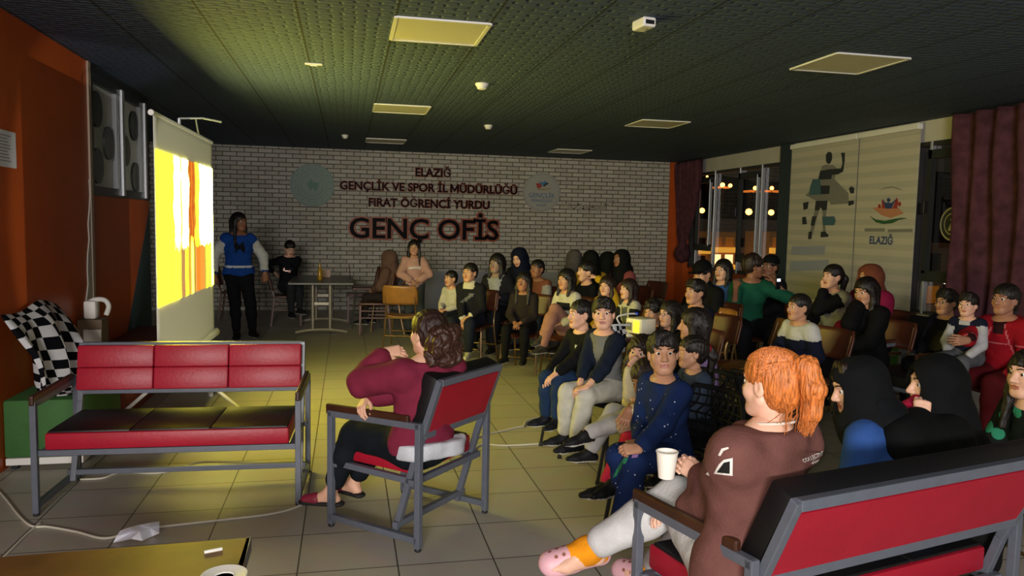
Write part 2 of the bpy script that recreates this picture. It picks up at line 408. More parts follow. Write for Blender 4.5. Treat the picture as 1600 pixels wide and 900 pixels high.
SIL = mat('print_dark', '262b31', 0.7); SILG = mat('print_grey_band', '77766f', 0.7); SILB = mat('print_blue', '3d5c68', 0.7); PRW = mat('print_pale_blue', '8f93a0', 0.7)
def s3(l): return [(1230+x/5, 220+y/5) for x, y in l]
def ell2(cx, cy, rx, ry, n=14): return [(cx+rx*math.cos(2*math.pi*i/n), cy+ry*math.sin(2*math.pi*i/n)) for i in range(n)]
flat_print(pa, 'printed_figure', [
    (SILG, s3([(270, 200), (300, 185), (360, 190), (390, 215), (370, 300), (480, 410), (480, 490), (340, 500), (330, 470), (230, 470), (140, 425), (170, 400), (200, 300), (245, 300)])),
    (SIL, s3([(302, 110), (318, 88), (340, 86), (352, 105), (350, 150), (335, 180), (312, 178), (303, 155)])),
    (SIL, s3([(258, 235), (330, 222), (420, 215), (432, 180), (428, 130), (420, 95), (452, 92), (450, 160), (438, 240), (400, 262), (350, 268), (345, 300), (242, 305)])),
    (SILB, s3([(200, 300), (260, 298), (265, 420), (170, 425), (180, 360)])),
    (SIL, s3([(262, 350), (335, 350), (330, 415), (262, 418)])),
    (SIL, s3([(225, 470), (318, 468), (310, 540), (278, 545), (262, 520), (250, 545), (216, 542)])),
    (SILG, s3([(218, 542), (250, 545), (190, 770), (165, 768)])), (SILG, s3([(278, 545), (310, 540), (300, 640), (305, 740), (280, 745)])),
    (SIL, s3([(198, 590), (232, 590), (212, 665), (186, 662)])), (SIL, s3([(170, 712), (196, 708), (190, 768), (166, 768)])),
    (SIL, s3([(266, 712), (298, 708), (328, 738), (322, 750), (264, 755)])),
    (SILB, s3([(276, 592), (372, 590), (382, 625), (370, 660), (282, 660)])),
    (SIL, s3([(485, 372), (505, 355), (528, 370), (525, 410), (498, 412)])), (SIL, s3([(482, 470), (525, 465), (525, 495), (482, 510)])),
    (SIL, s3([(128, 485), (172, 475), (165, 530), (132, 542)])), (SIL, s3([(120, 598), (150, 592), (158, 650), (124, 655)])),
    (PRW, [(1238, 385), (1290, 384), (1289, 398), (1237, 398)]), (PRW, [(1236, 408), (1296, 406), (1294, 422), (1234, 424)]),
])
def s4(l): return [(1340+x*0.1445, 270+y*0.1445) for x, y in l]
EB = mat('print_navy', '2a3e6b', 0.7); ER = mat('print_red', '93302c', 0.7); EG = mat('print_green', '24502f', 0.7); EO = mat('print_orange', 'b2795a', 0.7)
flat_print(pb, 'printed_emblem', [
    (EO, s4([(160, 378), (260, 370), (440, 380), (500, 440), (360, 490), (260, 460)])),
    (ER, s4([(262, 290), (285, 310), (300, 385), (262, 385)])), (ER, s4([(425, 262), (440, 300), (430, 385), (375, 385), (400, 330)])),
    (ER, s4(ell2(455, 338, 18, 26))), (ER, s4(ell2(238, 362, 16, 24))),
    (EB, s4([(272, 272), (300, 320), (370, 325), (428, 275), (390, 340), (368, 388), (305, 388), (290, 340)])), (EB, s4(ell2(338, 295, 20, 24))),
    (EG, s4([(130, 462), (200, 505), (300, 520), (400, 498), (480, 486), (550, 492), (450, 510), (380, 545), (280, 555), (200, 535)])),
    (SILG, s4([(80, 600), (300, 600), (300, 635), (80, 635)])), (SILG, s4([(330, 610), (600, 605), (600, 640), (330, 645)])),
    (SILG, s4([(225, 195), (300, 158), (380, 148), (460, 170), (505, 195), (455, 180), (380, 162), (300, 172)])),
])
mx = Matrix(((0, 0, -1, RX-0.068), (-1, 0, 0, yr(1384, 373)), (0, 1, 0, float(atX(1384, 375, RX)[2])-0.05), (0, 0, 0, 1)))
text_obj('printed_word', 'ELAZIĞ', 0.13, 0.0005, EB, mx, None, offset=0.004)
bpy.data.objects['printed_word'].parent = pb; bpy.data.objects['printed_word'].matrix_parent_inverse = Matrix.Translation(pb.location).inverted()
# roundel hung in the tall window
ro = thing('round_window_sign', 'round black and cream sticker sign on the curtained window glass', 'sign', (RX+0.015, yr(1488, 350), float(atX(1488, 350, RX)[2])))
disc('rim', (0, 0, 0), 0.19, mat('cream', 'a39c86', 0.6), ro, 0.01)
disc('dark_field', (-0.004, 0, 0), 0.168, mat('print_dark', '262b31', 0.7), ro, 0.01)
disc('inner_ring', (-0.007, 0, 0), 0.125, mat('cream', 'a39c86', 0.6), ro, 0.01); disc('inner_field', (-0.010, 0, 0), 0.108, mat('print_dark', '262b31', 0.7), ro, 0.01)
b = MB().use(mat('cream', 'a39c86', 0.6)); b.prism([(-0.06, -0.075), (-0.014, 0.02), (-0.032, 0.05), (0, 0.082), (0.032, 0.05), (0.014, 0.02), (0.06, -0.075)], (-0.016, 0, 0), (0, -1, 0), (0, 0, 1), 0.003); b.build('emblem', parent=ro)
# curtains
def curtain(name, label, ya, yb, z0, z1, tied=False, xo=RX-0.16):
    t = thing(name, label, 'curtain', (xo, (ya+yb)/2, z0))
    CM = mat('curtain_cloth', '4a2c33', 0.85, vary=0.35, vscale=9, bump=(50, 0.3), spec=0.1)
    W = yb-ya
    def fn(u, v):
        z = v*(z1-z0); k = 1.0
        y = (u-0.5)*W
        if tied:
            s = min(1, max(0, (z-0.28)/1.3)); k = 0.20+0.80*s**0.7
            y = W*0.02+(u-0.5)*W*k + (1-s)*W*0.15
        return (0.055*math.sin(u*9*2*math.pi+0.6*math.sin(v*5))*(0.5+0.5*k), y+0.02*math.sin(v*7+u*20), z)
    MB().grid(fn, 160, 26).build('drape', CM, t, smooth=True, solid=0.008)
    MB().tube([(0, -W/2-0.05, z1-z0+0.01), (0, W/2+0.05, z1-z0+0.01)], 0.014, 8).build('curtain_rod', DARKM, t)
    if tied:
        b = MB(); b.lathe([(0.0, -0.17), (0.10, -0.13), (0.16, -0.02), (0.15, 0.08), (0.09, 0.2), (0.06, 0.3)], (0, W*0.16, 0.06), 18)
        b.build('knot', CM, t, smooth=True)
    return t
curtain('window_curtain', 'tall maroon patterned curtain hanging beside the window at right', 4.6, yr(1507, 300), 0.5, 2.88)
curtain('window_curtain', 'dark maroon curtain gathered in a knot at the orange corner', 13.0, 14.05, 1.05, 2.88, True)
# radiator
rd = thing('radiator', 'cream ribbed radiator under the blinds behind green stool', 'radiator', (RX-0.07, 8.0, 0.12))
b = MB().use(mat('cream_enamel', 'b5af97', 0.4)); b.bx(-0.04, 0.04, -0.75, 0.75, 0, 0.56, 0.01)
for k in range(26): b.bx(-0.055, -0.035, -0.73+k*0.058, -0.70+k*0.058, 0.04, 0.52, 0.006)
b.build('radiator_body', parent=rd)
for y in (-0.6, 0.6): MB().bx(-0.03, 0.03, y-0.02, y+0.02, -0.12, 0.02).build('bracket', mat('cream_enamel', 'b5af97', 0.4), rd)
MB().bx(-0.06, 0.06, -0.75, 0.75, 0.56, 0.575, 0.004).build('top_grille', mat('cream_enamel', 'b5af97', 0.4), rd)

# town at night beyond the windows --------------------------------------
def apartment(label, px0, px1, ptop, Y, floors, lit, seed):
    r = random.Random(seed); a, b2 = atY(px0, ptop, Y), atY(px1, ptop, Y)
    x0, x1, zt_ = float(a[0]), float(b2[0]), float(a[2]); zb = -34.0
    t = thing('apartment_building', label, 'building', ((x0+x1)/2, Y+4, zb))
    lx, lz = (x0+x1)/2, zb; hw = (x1-x0)/2; yf = -4
    MB().bx(-hw, hw, yf, 4, 0, zt_-zb).build('facade', mat('facade_lit' if lit else 'facade_dim', 'a0703a' if lit else '6b5138', 0.8, emit=0.10 if lit else 0.06), t)  # facade emits a little: street light built into its material
    fh = 3.0; n = max(1, int(round((x1-x0)/2.6)))
    for k in range(floors):
        z = zt_-zb-0.9-(k+1)*fh+0.9
        if z < 0: break
        MB().bx(-hw, hw, yf-0.9, yf-0.02, z-0.55, z+0.35).build('balcony', mat('balcony_lit' if lit else 'balcony_dim', 'eda63a' if lit else '8a6a48', 0.8, emit=0.8 if lit else 0.10), t)  # balcony glow stands for the light falling on it
        for i in range(n):
            xx = -hw+(i+0.5)*2*hw/n
            on = r.random()
            m = mat('room_glow', 'ffe2a0', emit=1.3) if on > 0.75 else mat('room_dim', 'b06a1e', emit=0.25) if on > 0.4 else mat('room_dark', '2a1c10', 0.3)
            wn = MB().bx(xx-0.75, xx+0.75, yf-0.06, yf+0.01, z+0.5, z+2.1).build('building_window', m, t)
    return t
apartment('amber lit apartment block with balconies, seen through the window by the knot', 1040, 1108, 362, 118, 12, True, 3)
apartment('apartment block with pale lit balconies, seen behind the middle window mullions', 1112, 1150, 362, 121, 12, True, 5)
apartment('dim brown apartment block seen through the third window pane', 1156, 1189, 364, 126, 12, False, 8)
apartment('bright amber stair tower seen beside the dark pillar', 1203, 1226, 362, 114, 12, True, 11)
apartment('brown apartment block behind the tall window by the curtain', 1440, 1520, 380, 60, 9, False, 13)
hl = MB().use(mat('hillside', '0e0b09', 0.9))
hl.grid(lambda u, v: (-60+u*520, 205+v*160, -36+v*70+4*math.sin(u*9)+3*math.sin(u*23+v*5)), 40, 12)
tag(hl.build('hillside'), kind='structure')
gr = MB().use(mat('town_ground', '1a120a', 0.9)); gr.bx(8.5, 460, -40, 420, -36, -34); tag(gr.build('town_ground'), kind='structure')
SLL = ['left one of two close amber street lights high in the second window pane', 'right one of two close amber street lights high in the second window pane', 'amber street light high in the third window pane above a lit road', 'amber street light high in the last window pane beside the dark pillar', 'lower amber street light in the first narrow window pane by the knotted curtain', 'lower amber street light in the third window pane, largest glow', 'lower amber street light in the last window pane beside the dark pillar', 'faint amber street light, highest one in the first window pane', 'white glowing lamp low behind the curtained window']
for i, (px, py, rad, wid) in enumerate(((1129, 289, .35, 0), (1141, 290, .3, 0), (1180, 294, .32, 0), (1206, 294, .3, 0), (1097, 329, .36, 0), (1170, 331, .45, 0), (1205, 332, .4, 0), (1105, 276, .18, 0), (1479, 436, .2, 1))):
    Y = (196 if i < 4 or i == 7 else 176) if not wid else 24; rad *= 1.9 if not wid else 1
    p = atY(px, py, Y)
    st = thing('street_light', SLL[i], 'street light', p, 0, 'street lights beyond the windows' if not wid else None)
    MB().lathe([(0, -rad), (rad*.7, -rad*.7), (rad, 0), (rad*.7, rad*.7), (0, rad)], (0, 0, 0), 12).build('bulb', mat('sodium', 'ffb050', emit=7) if not wid else mat('whitebulb', 'fff3d8', emit=3), st)
    MB().tube([(0, 0, -0.9*rad), (0, 0.3, -34-float(p[2]))], 0.12, 6).build('lamp_post', DARKM, st)
for px0, px1, py, rl in ((1122, 1140, 292, 'amber lit strip of road under the pair of street lights'), (1172, 1184, 298, 'short amber lit strip of road high in the third window pane'), (1197, 1220, 298, 'amber lit strip of road beside the dark pillar')):
    a, b2 = atY(px0, py, 199), atY(px1, py, 199)
    o = MB().use(mat('road_glow', 'd8742a', emit=0.9)).bx(float(a[0]), float(b2[0]), 199, 203, float(a[2])-0.35, float(a[2])+0.2).use(mat('town_ground', '1a120a', 0.9)).bx(float(a[0])+1, float(b2[0])-1, 200, 202, -34, float(a[2])-0.35).build('lit_road'); tag(o, rl, 'road', 'lit roads on the hill')  # road emits by itself; the lamplight on it is put into the material
for px0, px1, py0, py1 in ((1065, 1225, 341, 346),):
    a, b2 = atY(px0, py0, 150), atY(px1, py1, 150)
    o = MB().bx(float(a[0]), float(b2[0]), 150, 158, float(b2[2])-0.2, float(a[2])).bx(float(a[0])+1, float(b2[0])-1, 151, 157, -34, float(b2[2])).build('far_rooftop', mat('roof_dim', '6a5a4c', 0.8, emit=0.07)); tag(o, 'long dim rooftop in the dark between hill and blocks', 'rooftop', 'far rooftops')  # roof glows faintly in its own material, standing for town light

# ceiling fittings ---------------------------------------------------------
LP = mat('light_diffuser', 'cfcabc', 0.4)
for (px, py, lab) in ((687, 49, 'square ceiling light nearest the camera left of centre, washed yellow'), (626, 170, 'square ceiling light behind the yellow washed one, above the wall lettering'), (602, 220, 'dim square ceiling light farthest away above the first emblem'),
                     (1324, 99, 'large pale square ceiling light nearest the right edge'), (1024, 193, 'square ceiling light in the middle of the right row'), (889, 236, 'dim square ceiling light close to the back wall on the right')):
    p = at(px, py, H); x = 0.6 if px < 800 else 3.76
    t = thing('ceiling_light', lab, 'ceiling light', (x, p[1], H), 0, 'square ceiling lights')
    b = MB(); w = 0.3
    for s in (-1, 1): b.bx(-w, w, s*w-0.012, s*w+0.012, -0.012, 0); b.bx(s*w-0.012, s*w+0.012, -w, w, -0.012, 0)
    b.build('frame', WHITE, t)
    MB().bx(-w+0.012, w-0.012, -w+0.012, w-0.012, -0.007, 0).build('diffuser', LP, t)
p = at(1006, 38, H-0.03); t = thing('smoke_sensor', 'white box sensor with dark slot on the ceiling at top', 'sensor', (p[0], p[1], H), R_(8))
MB().bx(-0.045, 0.045, -0.075, 0.075, -0.06, 0, 0.012).build('housing', WHITE, t); MB().bx(-0.03, 0.03, -0.077, -0.07, -0.045, -0.02).build('slot', DARKM, t); MB().bx(0.015, 0.02, -0.02, 0.0, -0.062, -0.058).build('indicator', DARKM, t)
def detector(px, py, lab, s=1.0):
    p = at(px, py, H-0.02); t = thing('smoke_detector', lab, 'smoke detector', (p[0], p[1], H))
    MB().lathe([(0.062*s, 0), (0.062*s, -0.012), (0.05*s, -0.03)], (0, 0, 0), 20).build('mount', WHITE, t, smooth=True)
    MB().lathe([(0.045*s, -0.03), (0.045*s, -0.045), (0.03*s, -0.055), (0, -0.057)], (0, 0, 0), 20).build('sensor_head', WHITE, t, smooth=True)
detector(753, 134, 'round white smoke detector on the ceiling between the yellow light and the wall')
detector(763, 198, 'small smoke detector on ceiling above the wall lettering', 0.9)
detector(539, 213, 'small smoke detector on ceiling near the back wall above the round emblem', 0.8)
p = at(490, 101, H-0.01); t = thing('ceiling_hook_plate', 'thin white metal strip on the ceiling in the yellow glow', 'strip', (p[0], p[1], H)); MB().bx(-0.07, 0.07, -0.02, 0.02, -0.012, 0, 0.003).build('plate', WHITE, t); MB().bx(-0.03, 0.03, -0.006, 0.006, -0.022, -0.012, 0.003).build('ridge', WHITE, t)

# lettering on the brick wall ------------------------------------------------
LBK = mat('letter_black', '0b090e', 0.5, spec=0.05); LRIM = mat('letter_rim', '8a4022', 0.45, spec=0.3); LCHR = mat('letter_side', '6d4a44', 0.25, metal=0.5)
def sign_line(txt, pxl, pxr, pyb, pyt, label, offs, rim, name='wall_lettering'):
    a, b2, tp = atY(pxl, pyb[0], BY), atY(pxr, pyb[1], BY), atY(pxl, pyt, BY)
    h = float(tp[2]-a[2]); t = thing(name, label, 'lettering', ((a[0]+b2[0])/2, BY, (a[2]+b2[2])/2))
    size = h/0.72; me = text_mesh(txt, size, 0.001, offs); xs = [v.co.x for v in me.vertices]; w0 = max(xs)-min(xs); sx = float(b2[0]-a[0])/w0
    base = min(v.co.z for v in me.vertices)
    # advance of every glyph from growing strings
    cur = 0
    full = text_mesh(txt, size, 0.001, offs, align='LEFT'); 
    for i, ch in enumerate(txt):
        if ch == ' ': continue
        pre = text_mesh(txt[:i+1], size, 0.001, 0, align='LEFT'); one = text_mesh(ch, size, 0.001, 0, align='LEFT')
        dx = max(v.co.x for v in pre.vertices)-max(v.co.x for v in one.vertices)
        dx = (dx-(min(v.co.x for v in full.vertices)+max(v.co.x for v in full.vertices))/2)*sx
        L = bpy.data.objects.new('letter', text_mesh(ch, size, 0.02, (offs+rim)*(0.35 if ch == 'Ğ' else 1), align='LEFT')); C.objects.link(L); L.parent = t
        L.data.materials.clear(); L.data.materials.append(LRIM)
        rot = Matrix.Rotation(R_(90), 4, 'X')
        L.matrix_local = Matrix.Translation((dx, -0.025, 0)) @ rot @ Matrix.Diagonal((sx, 1, 1, 1))
        fc = bpy.data.objects.new('letter_face', text_mesh(ch, size, 0.006, offs*(0 if ch == 'Ğ' else 1), align='LEFT')); C.objects.link(fc); fc.parent = L
        fc.data.materials.clear(); fc.data.materials.append(LBK)
        fc.matrix_local = Matrix.Translation((0, 0, 0.028))
    return t
sign_line('ELAZIĞ', 649, 706, (275, 277.5), 262, 'top line of raised wall lettering reading the city name, black with rust edge', 0.004, 0.008)
sign_line('GENÇLİK VE SPOR İL MÜDÜRLÜĞÜ', 531, 807, (294, 305), 281, 'longest line of raised wall lettering, second from top, black with rust edge', 0.004, 0.008)
sign_line('FIRAT ÖĞRENCİ YURDU', 576, 764, (321, 327.5), 308, 'third line of raised wall lettering above the largest words', 0.004, 0.008)
sign_line('GENÇ OFİS', 546, 778, (370, 375.5), 338, 'largest raised black wall lettering with rust red surround, bottom line', 0.009, 0.028)
# round emblems
a = atY(488, 289.5, BY); t = thing('round_emblem', 'grey green round emblem left of the wall lettering', 'emblem', (a[0], BY-0.003, a[2])); ER1 = 0.385
EMG = mat('emblem_green', '5f756b', 0.5); EMD = mat('emblem_dark', '1f5f4c', 0.5); EMR = mat('emblem_ring', '7c8c84', 0.5)
disc('plate', (0, -0.018, 0), ER1, EMG, t, 0.03, axis='Y')
b = MB().use(EMR)
for r in (0.36, 0.25, 0.19): b.tube([(r*math.cos(k*math.pi/24), -0.031, r*math.sin(k*math.pi/24)) for k in range(48)], 0.006, 6, closed=True)
b.build('rings', parent=t)
b = MB().use(EMD)
b.prism([(-0.02, 0.12), (0.01, 0.05), (0.11, 0.045), (0.10, -0.01), (0.075, -0.09), (0.03, -0.10), (0.04, -0.05), (0.0, -0.045), (-0.01, -0.07), (-0.05, -0.09), (-0.055, -0.05), (-0.10, 0.03), (-0.06, 0.05)], (0, -0.031, 0), (1, 0, 0), (0, 0, 1), 0.008); b.build('emblem_figure', parent=t)
for k in range(16):
    an = k*math.pi/8+0.2
    MB().lathe([(0.014, 0), (0.014, 0.006)], (0.305*math.cos(an), -0.03, 0.305*math.sin(an)), 8, Matrix.Rotation(R_(90), 3, 'X')).build('star', EMD, t)
a = atY(846, 300.5, BY); t = thing('round_emblem', 'pale round emblem with blue words right of the wall lettering', 'emblem', (a[0], BY, a[2]))
disc('plate', (0, -0.018, 0), 0.365, mat('emblem_pale', '8c8c86', 0.5), t, 0.03, axis='Y')
disc('inner_plate', (0, -0.02, 0), 0.32, mat('emblem_pale2', '94938b', 0.5), t, 0.03, axis='Y')
def s1(l): return [((x-330)/1000*1.23, -(y-400)/1000*1.23) for x, y in l]
for m, pts in ((mat('print_red', '93302c', 0.7), [(225, 268), (300, 262), (335, 318), (260, 345), (245, 300)]), (mat('emb_blue', '3b6f99', 0.6), [(285, 225), (330, 250), (400, 215), (385, 265), (350, 300), (310, 285)]),
               (mat('print_dark', '262b31', 0.7), [(345, 300), (385, 255), (430, 250), (425, 275), (385, 295), (362, 318)]), (mat('emb_gold', '8a6a25', 0.6), [(235, 325), (300, 352), (400, 345), (500, 335), (400, 360), (290, 368)])):
    MB().use(m).prism(s1(pts), (0, -0.036, 0), (1, 0, 0), (0, 0, 1), 0.003).build('printed_shape', parent=t)
RX90 = Matrix.Rotation(R_(90), 4, 'X')
for txt, sz, z in (('GENÇLİK', 0.12, -0.10), ('MERKEZLERİ', 0.075, -0.185), ('ELAZIĞ', 0.06, -0.265)):
    o = text_obj('printed_word', txt, sz, 0.002, mat('emb_text', '2f5a86', 0.6), Matrix.Identity(4), None, offset=0.0, sx=1.05); o.parent = t; o.matrix_local = Matrix.Translation((0, -0.037, z)) @ RX90
# pale low panel along the foot of the brick wall
slab('wall_back_dado', 0.9, 4.9, BY-0.05, BY, 0, 0.72, mat('dado', '8e8f92', 0.6))
# faded decal right of the emblem
b = MB().use(mat('decal', '8a857a', 0.7)); rr = random.Random(4)
for k in range(26):
    p = atY(885+k*3.0, 318+10*rr.random()-(4 if k > 18 else 0), BY); s = 0.02+0.03*rr.random()
    b.bx(float(p[0])-s, float(p[0])+s, BY-0.004, BY-0.001, float(p[2])-s*0.6, float(p[2])+s*0.6)
tag(b.build('wall_decal'), 'faded pale decal marks on the bricks right of the round emblem', 'decal')
# ------------------------------------------------------------------ projection screen
SX = -1.265; sy0, sy1 = 5.66, 7.66; sm_ = (sy0+sy1)/2
SROT = math.atan2(-0.05, 2.0)
scr = thing('projection_screen', 'white tripod projection screen showing a bright yellow film at left', 'screen', (SX, sm_, 0.0), SROT)
SCM = mat('screen_cloth', 'cfcfc2', 0.85)
zt0, zb0 = 2.32, 0.56; hw_ = 1.0
b = MB(); b.grid(lambda u, v: (0.03*max(0, 0.16-v)/0.16*math.sin(u*3.1), -hw_+2*hw_*u, zb0+(zt0-zb0)*v), 24, 40); b.build('cloth', SCM, scr, smooth=True, solid=0.004)
MB().tube([(-0.01, -hw_-0.02, zt0+0.01), (-0.01, hw_+0.02, zt0+0.01)], 0.02, 14).build('top_bar', WHITE, scr, smooth=True)
MB().tube([(0.0, -hw_-0.03, zb0-0.03), (0.0, hw_+0.07, zb0-0.03)], 0.04, 14).build('roller_case', SCM, scr, smooth=True)
MB().tube([(-0.06, 0, 0.30), (-0.06, 0, zt0+0.10)], 0.014, 10).build('pole', ALU, scr, smooth=True)
b = MB().use(ALU); b.tube([(-0.06, 0, zt0+0.10), (0.10, 0.12, zt0+0.125), (0.22, 0.25, zt0+0.115)], 0.008, 6); b.tube([(0.05, 0.08, zt0+0.115), (0.03, 0.25, zt0+0.04), (0.0, 0.45, zt0+0.02)], 0.007, 6)
b.build('keystone_arm', parent=scr)
for dx, dy in ((-0.45, -0.52), (0.10, 0.62), (0.50, -0.12)):
    lgg = MB().tube([(-0.06, 0, 0.46), (-0.06+dx*0.4, dy*0.4, 0.27), (-0.06+dx, dy, 0.02)], 0.015, 8).build('leg', WHITE, scr, smooth=True)
    MB().lathe([(0.02, 0), (0.022, 0.01), (0.016, 0.04)], (-0.06+dx, dy, 0), 10).build('rubber_foot', WHITE, lgg)
MB().lathe([(0.035, 0.42), (0.035, 0.50), (0.02, 0.51)], (-0.06, 0, 0), 14).build('hub', WHITE, scr, smooth=True)
def film_mat():
    m = bpy.data.materials.new('film_picture'); m.use_nodes = True; nt = m.node_tree; N = nt.nodes; L = nt.links; N.remove(N['Principled BSDF'])
    tc = N.new('ShaderNodeTexCoord'); sp = N.new('ShaderNodeSeparateXYZ'); L.new(tc.outputs['Generated'], sp.inputs['Vector'])
    def ramp(src, els, interp='LINEAR'):
        r = N.new('ShaderNodeValToRGB'); cr = r.color_ramp; cr.interpolation = interp
        while len(cr.elements) < len(els): cr.elements.new(0.5)
        for e, (p, c) in zip(cr.elements, els): e.position = p; e.color = (*c, 1)
        L.new(src, r.inputs['Fac']); return r.outputs['Color']
    n = N.new('ShaderNodeTexNoise'); n.inputs['Scale'].default_value = 5; n.inputs['Detail'].default_value = 6; n.inputs['Roughness'].default_value = 0.65
    mp = N.new('ShaderNodeMapping'); mp.inputs['Scale'].default_value = (1, 2.2, 0.8); L.new(tc.outputs['Generated'], mp.inputs['Vector']); L.new(mp.outputs['Vector'], n.inputs['Vector'])
    ma = N.new('ShaderNodeMath'); ma.operation = 'MULTIPLY_ADD'; ma.inputs[1].default_value = 0.13; L.new(n.outputs['Fac'], ma.inputs[0])
    sb = N.new('ShaderNodeMath'); sb.operation = 'SUBTRACT'; sb.inputs[1].default_value = 0.065; L.new(sp.outputs['Y'], sb.inputs[0]); L.new(sb.outputs[0], ma.inputs[2])
    S = lambda r, g, b_: (r/FILM, g/FILM, b_/FILM)
    Yc, Wc = (.55, .45, .0026), (1.0, .90, .22)
    Oc, Rc, Bc = S(1.0, .30, .03), S(.62, .10, .015), S(.45, .23, .06)
    # lower half: yellow wall, brown post, orange dress; upper half: white glare, red figure
    low = ramp(sp.outputs['Y'], [(0.0, Yc), (0.20, (.5, .40, .002)), (0.21, Yc), (0.345, S(.62, .30, .10)), (0.42, (.3, .25, .002)), (0.47, S(.85, .50, .06)), (0.53, (.4, .36, .01)), (0.575, S(.50, .28, .03)), (0.605, S(.9, .45, .10)), (0.63, Oc), (0.70, S(1.0, .38, .05)), (0.80, S(.7, .55, .08)), (0.835, Yc), (0.885, S(.8, .75, .10)), (0.92, Yc), (0.95, (.9, .85, .03))], 'CONSTANT')
    up = ramp(ma.outputs[0], [(0.0, Yc), (0.25, Yc), (0.30, Wc), (0.36, Yc), (0.375, S(.8, .5, .06)), (0.41, Wc), (0.475, Wc), (0.50, S(.85, .35, .04)), (0.53, Rc), (0.56, Oc), (0.585, Rc), (0.62, S(1., .5, .06)), (0.645, Yc), (0.70, S(.8, .7, .1)), (0.72, Wc), (1.0, (1, .93, .3))])
    mxx = N.new('ShaderNodeMix'); mxx.data_type = 'RGBA'
    mr = N.new('ShaderNodeMapRange'); mr.inputs['From Min'].default_value = 0.36; mr.inputs['From Max'].default_value = 0.44
    m2 = N.new('ShaderNodeMath'); m2.operation = 'MULTIPLY_ADD'; m2.inputs[1].default_value = 0.25; L.new(n.outputs['Fac'], m2.inputs[0]); 
    m3 = N.new('ShaderNodeMath'); m3.operation = 'SUBTRACT'; m3.inputs[1].default_value = 0.125; L.new(sp.outputs['Z'], m3.inputs[0]); L.new(m3.outputs[0], m2.inputs[2])
    L.new(m2.outputs[0], mr.inputs['Value']); L.new(mr.outputs['Result'], mxx.inputs['Factor'])
    L.new(low, mxx.inputs[6]); L.new(up, mxx.inputs[7])
    e = N.new('ShaderNodeEmission'); e.inputs['Strength'].default_value = FILM; L.new(mxx.outputs[2], e.inputs['Color']); L.new(e.outputs[0], N['Material Output'].inputs['Surface'])
    return m
MB().bx(0.003, 0.007, -hw_+0.015, hw_-0.025, 0.995, 2.085).build('film_picture', film_mat(), scr)

# ------------------------------------------------------------------ steel framed seats (bench and armchair)
def steel_seat(name, label, cat, W, loc, heading, front=BLACK, seatside=REDV, cols=0, lean=0.10, seat_top=BLACK, seams=0, backpanel=REDV, D=0.58, group=None, low_bar=True, BT=0.85):
    # local frame: +y is the way the sitter faces, x across; loc = middle of the rear feet line
    t = thing(name, label, cat, (loc[0], loc[1], 0), R_(heading-90), group)
    tb = 0.032; hw = W/2
    for s in (-1, 1):
        x = s*hw
        f = MB().use(GREYM)
        f.bar((x, D, 0.015), (x, D, 0.625), tb); f.bar((x, 0, 0.015), (x, 0, 0.645), tb)
        f.bar((x, 0, 0.055), (x, D, 0.055), tb, upv=(1, 0, 0)); f.bar((x, -0.01, 0.630), (x, D+0.012, 0.612), tb, upv=(1, 0, 0))
        sf = f.build('side_frame', parent=t)
        for y in (0, D): MB().lathe([(0.014, 0), (0.018, 0.006), (0.012, 0.02)], (x, y, 0), 10).build('foot', DARKM, sf)
        MB().bar((x, 0.06, 0.650), (x, D+0.03, 0.634), 0.055, 0.026, upv=(1, 0, 0), bev=0.008).build('armrest', WOODD, t)
        xi = s*(hw-0.034)
        f = MB().use(GREYM); f.bar((xi, 0.17, 0.05), (xi, 0.03, 0.50), tb, upv=(1, 0, 0)); f.bar((xi, 0.03, 0.50), (xi, -lean, BT+0.012), tb, upv=(1, 0, 0))
        f.build('back_leg', parent=t)
    f = MB().use(GREYM)
    xs = hw-0.034
    f.bar((-hw, D-0.02, 0.34), (hw, D-0.02, 0.34), tb); f.bar((-hw, 0.05, 0.335), (hw, 0.05, 0.335), tb)
    for s in (-1, 1): f.bar((s*xs, 0.05, 0.335), (s*xs, D-0.02, 0.34), tb, upv=(1, 0, 0))
    if low_bar: f.bar((-hw, 0.15, 0.10), (hw, 0.15, 0.10), tb)
    f.build('seat_rail', parent=t)
    # back frame with its panel
    def bp(x, h, off=0.0):   # point on the leaning back plane
        k = (h-0.50)/(BT-0.50); return (x, 0.03-(0.03+lean)*k+off, h)
    for hz_ in (BT, BT-0.275): MB().use(GREYM).bar(bp(-xs, hz_), bp(xs, hz_), 0.034).build('back_rail', parent=t)
    nrm = Vector((0, 0.37, 0.15)).normalized()
    ang = math.atan2(0.03+lean, BT-0.50); rot = Matrix.Rotation(ang, 3, 'X')
    c = Vector(bp(0, BT-0.1375)); MB().box(c-Vector((0, 0.004, 0)), (2*xs-0.03, 0.02, 0.25), rot).build('back_panel', backpanel, t)
    cb = MB().use(front)
    if cols:
        cw = 2*xs/cols
        for k in range(cols):
            for r in (0, 1):
                hh = 0.135; cz = -0.066+0.134*r
                cb.box(c+rot @ Vector((-xs+cw*(k+0.5), 0.055, cz)), (cw-0.002, 0.075, hh), rot, bev=0.012)
    else:
        cb.box(c+rot @ Vector((0, 0.062, 0.012)), (2*xs+0.03, 0.085, 0.30), rot, bev=0.016)
    cb.build('back_cushion', parent=t, smooth=True)
    sb = MB().use(seatside); sb.bx(-xs+0.016, xs-0.016, 0.07, D+0.005, 0.358, 0.452, 0.014)
    su = sb.build('seat_cushion', parent=t, smooth=True)
    st = MB().use(seat_top); k = max(1, seams); cw = (2*xs-0.05)/k
    for i in range(k): st.bx(-xs+0.025+cw*i+0.001, -xs+0.025+cw*(i+1)-0.001, 0.085, D-0.01, 0.44, 0.462, 0.008)
    st.build('seat_top', parent=t, smooth=True)
    return t
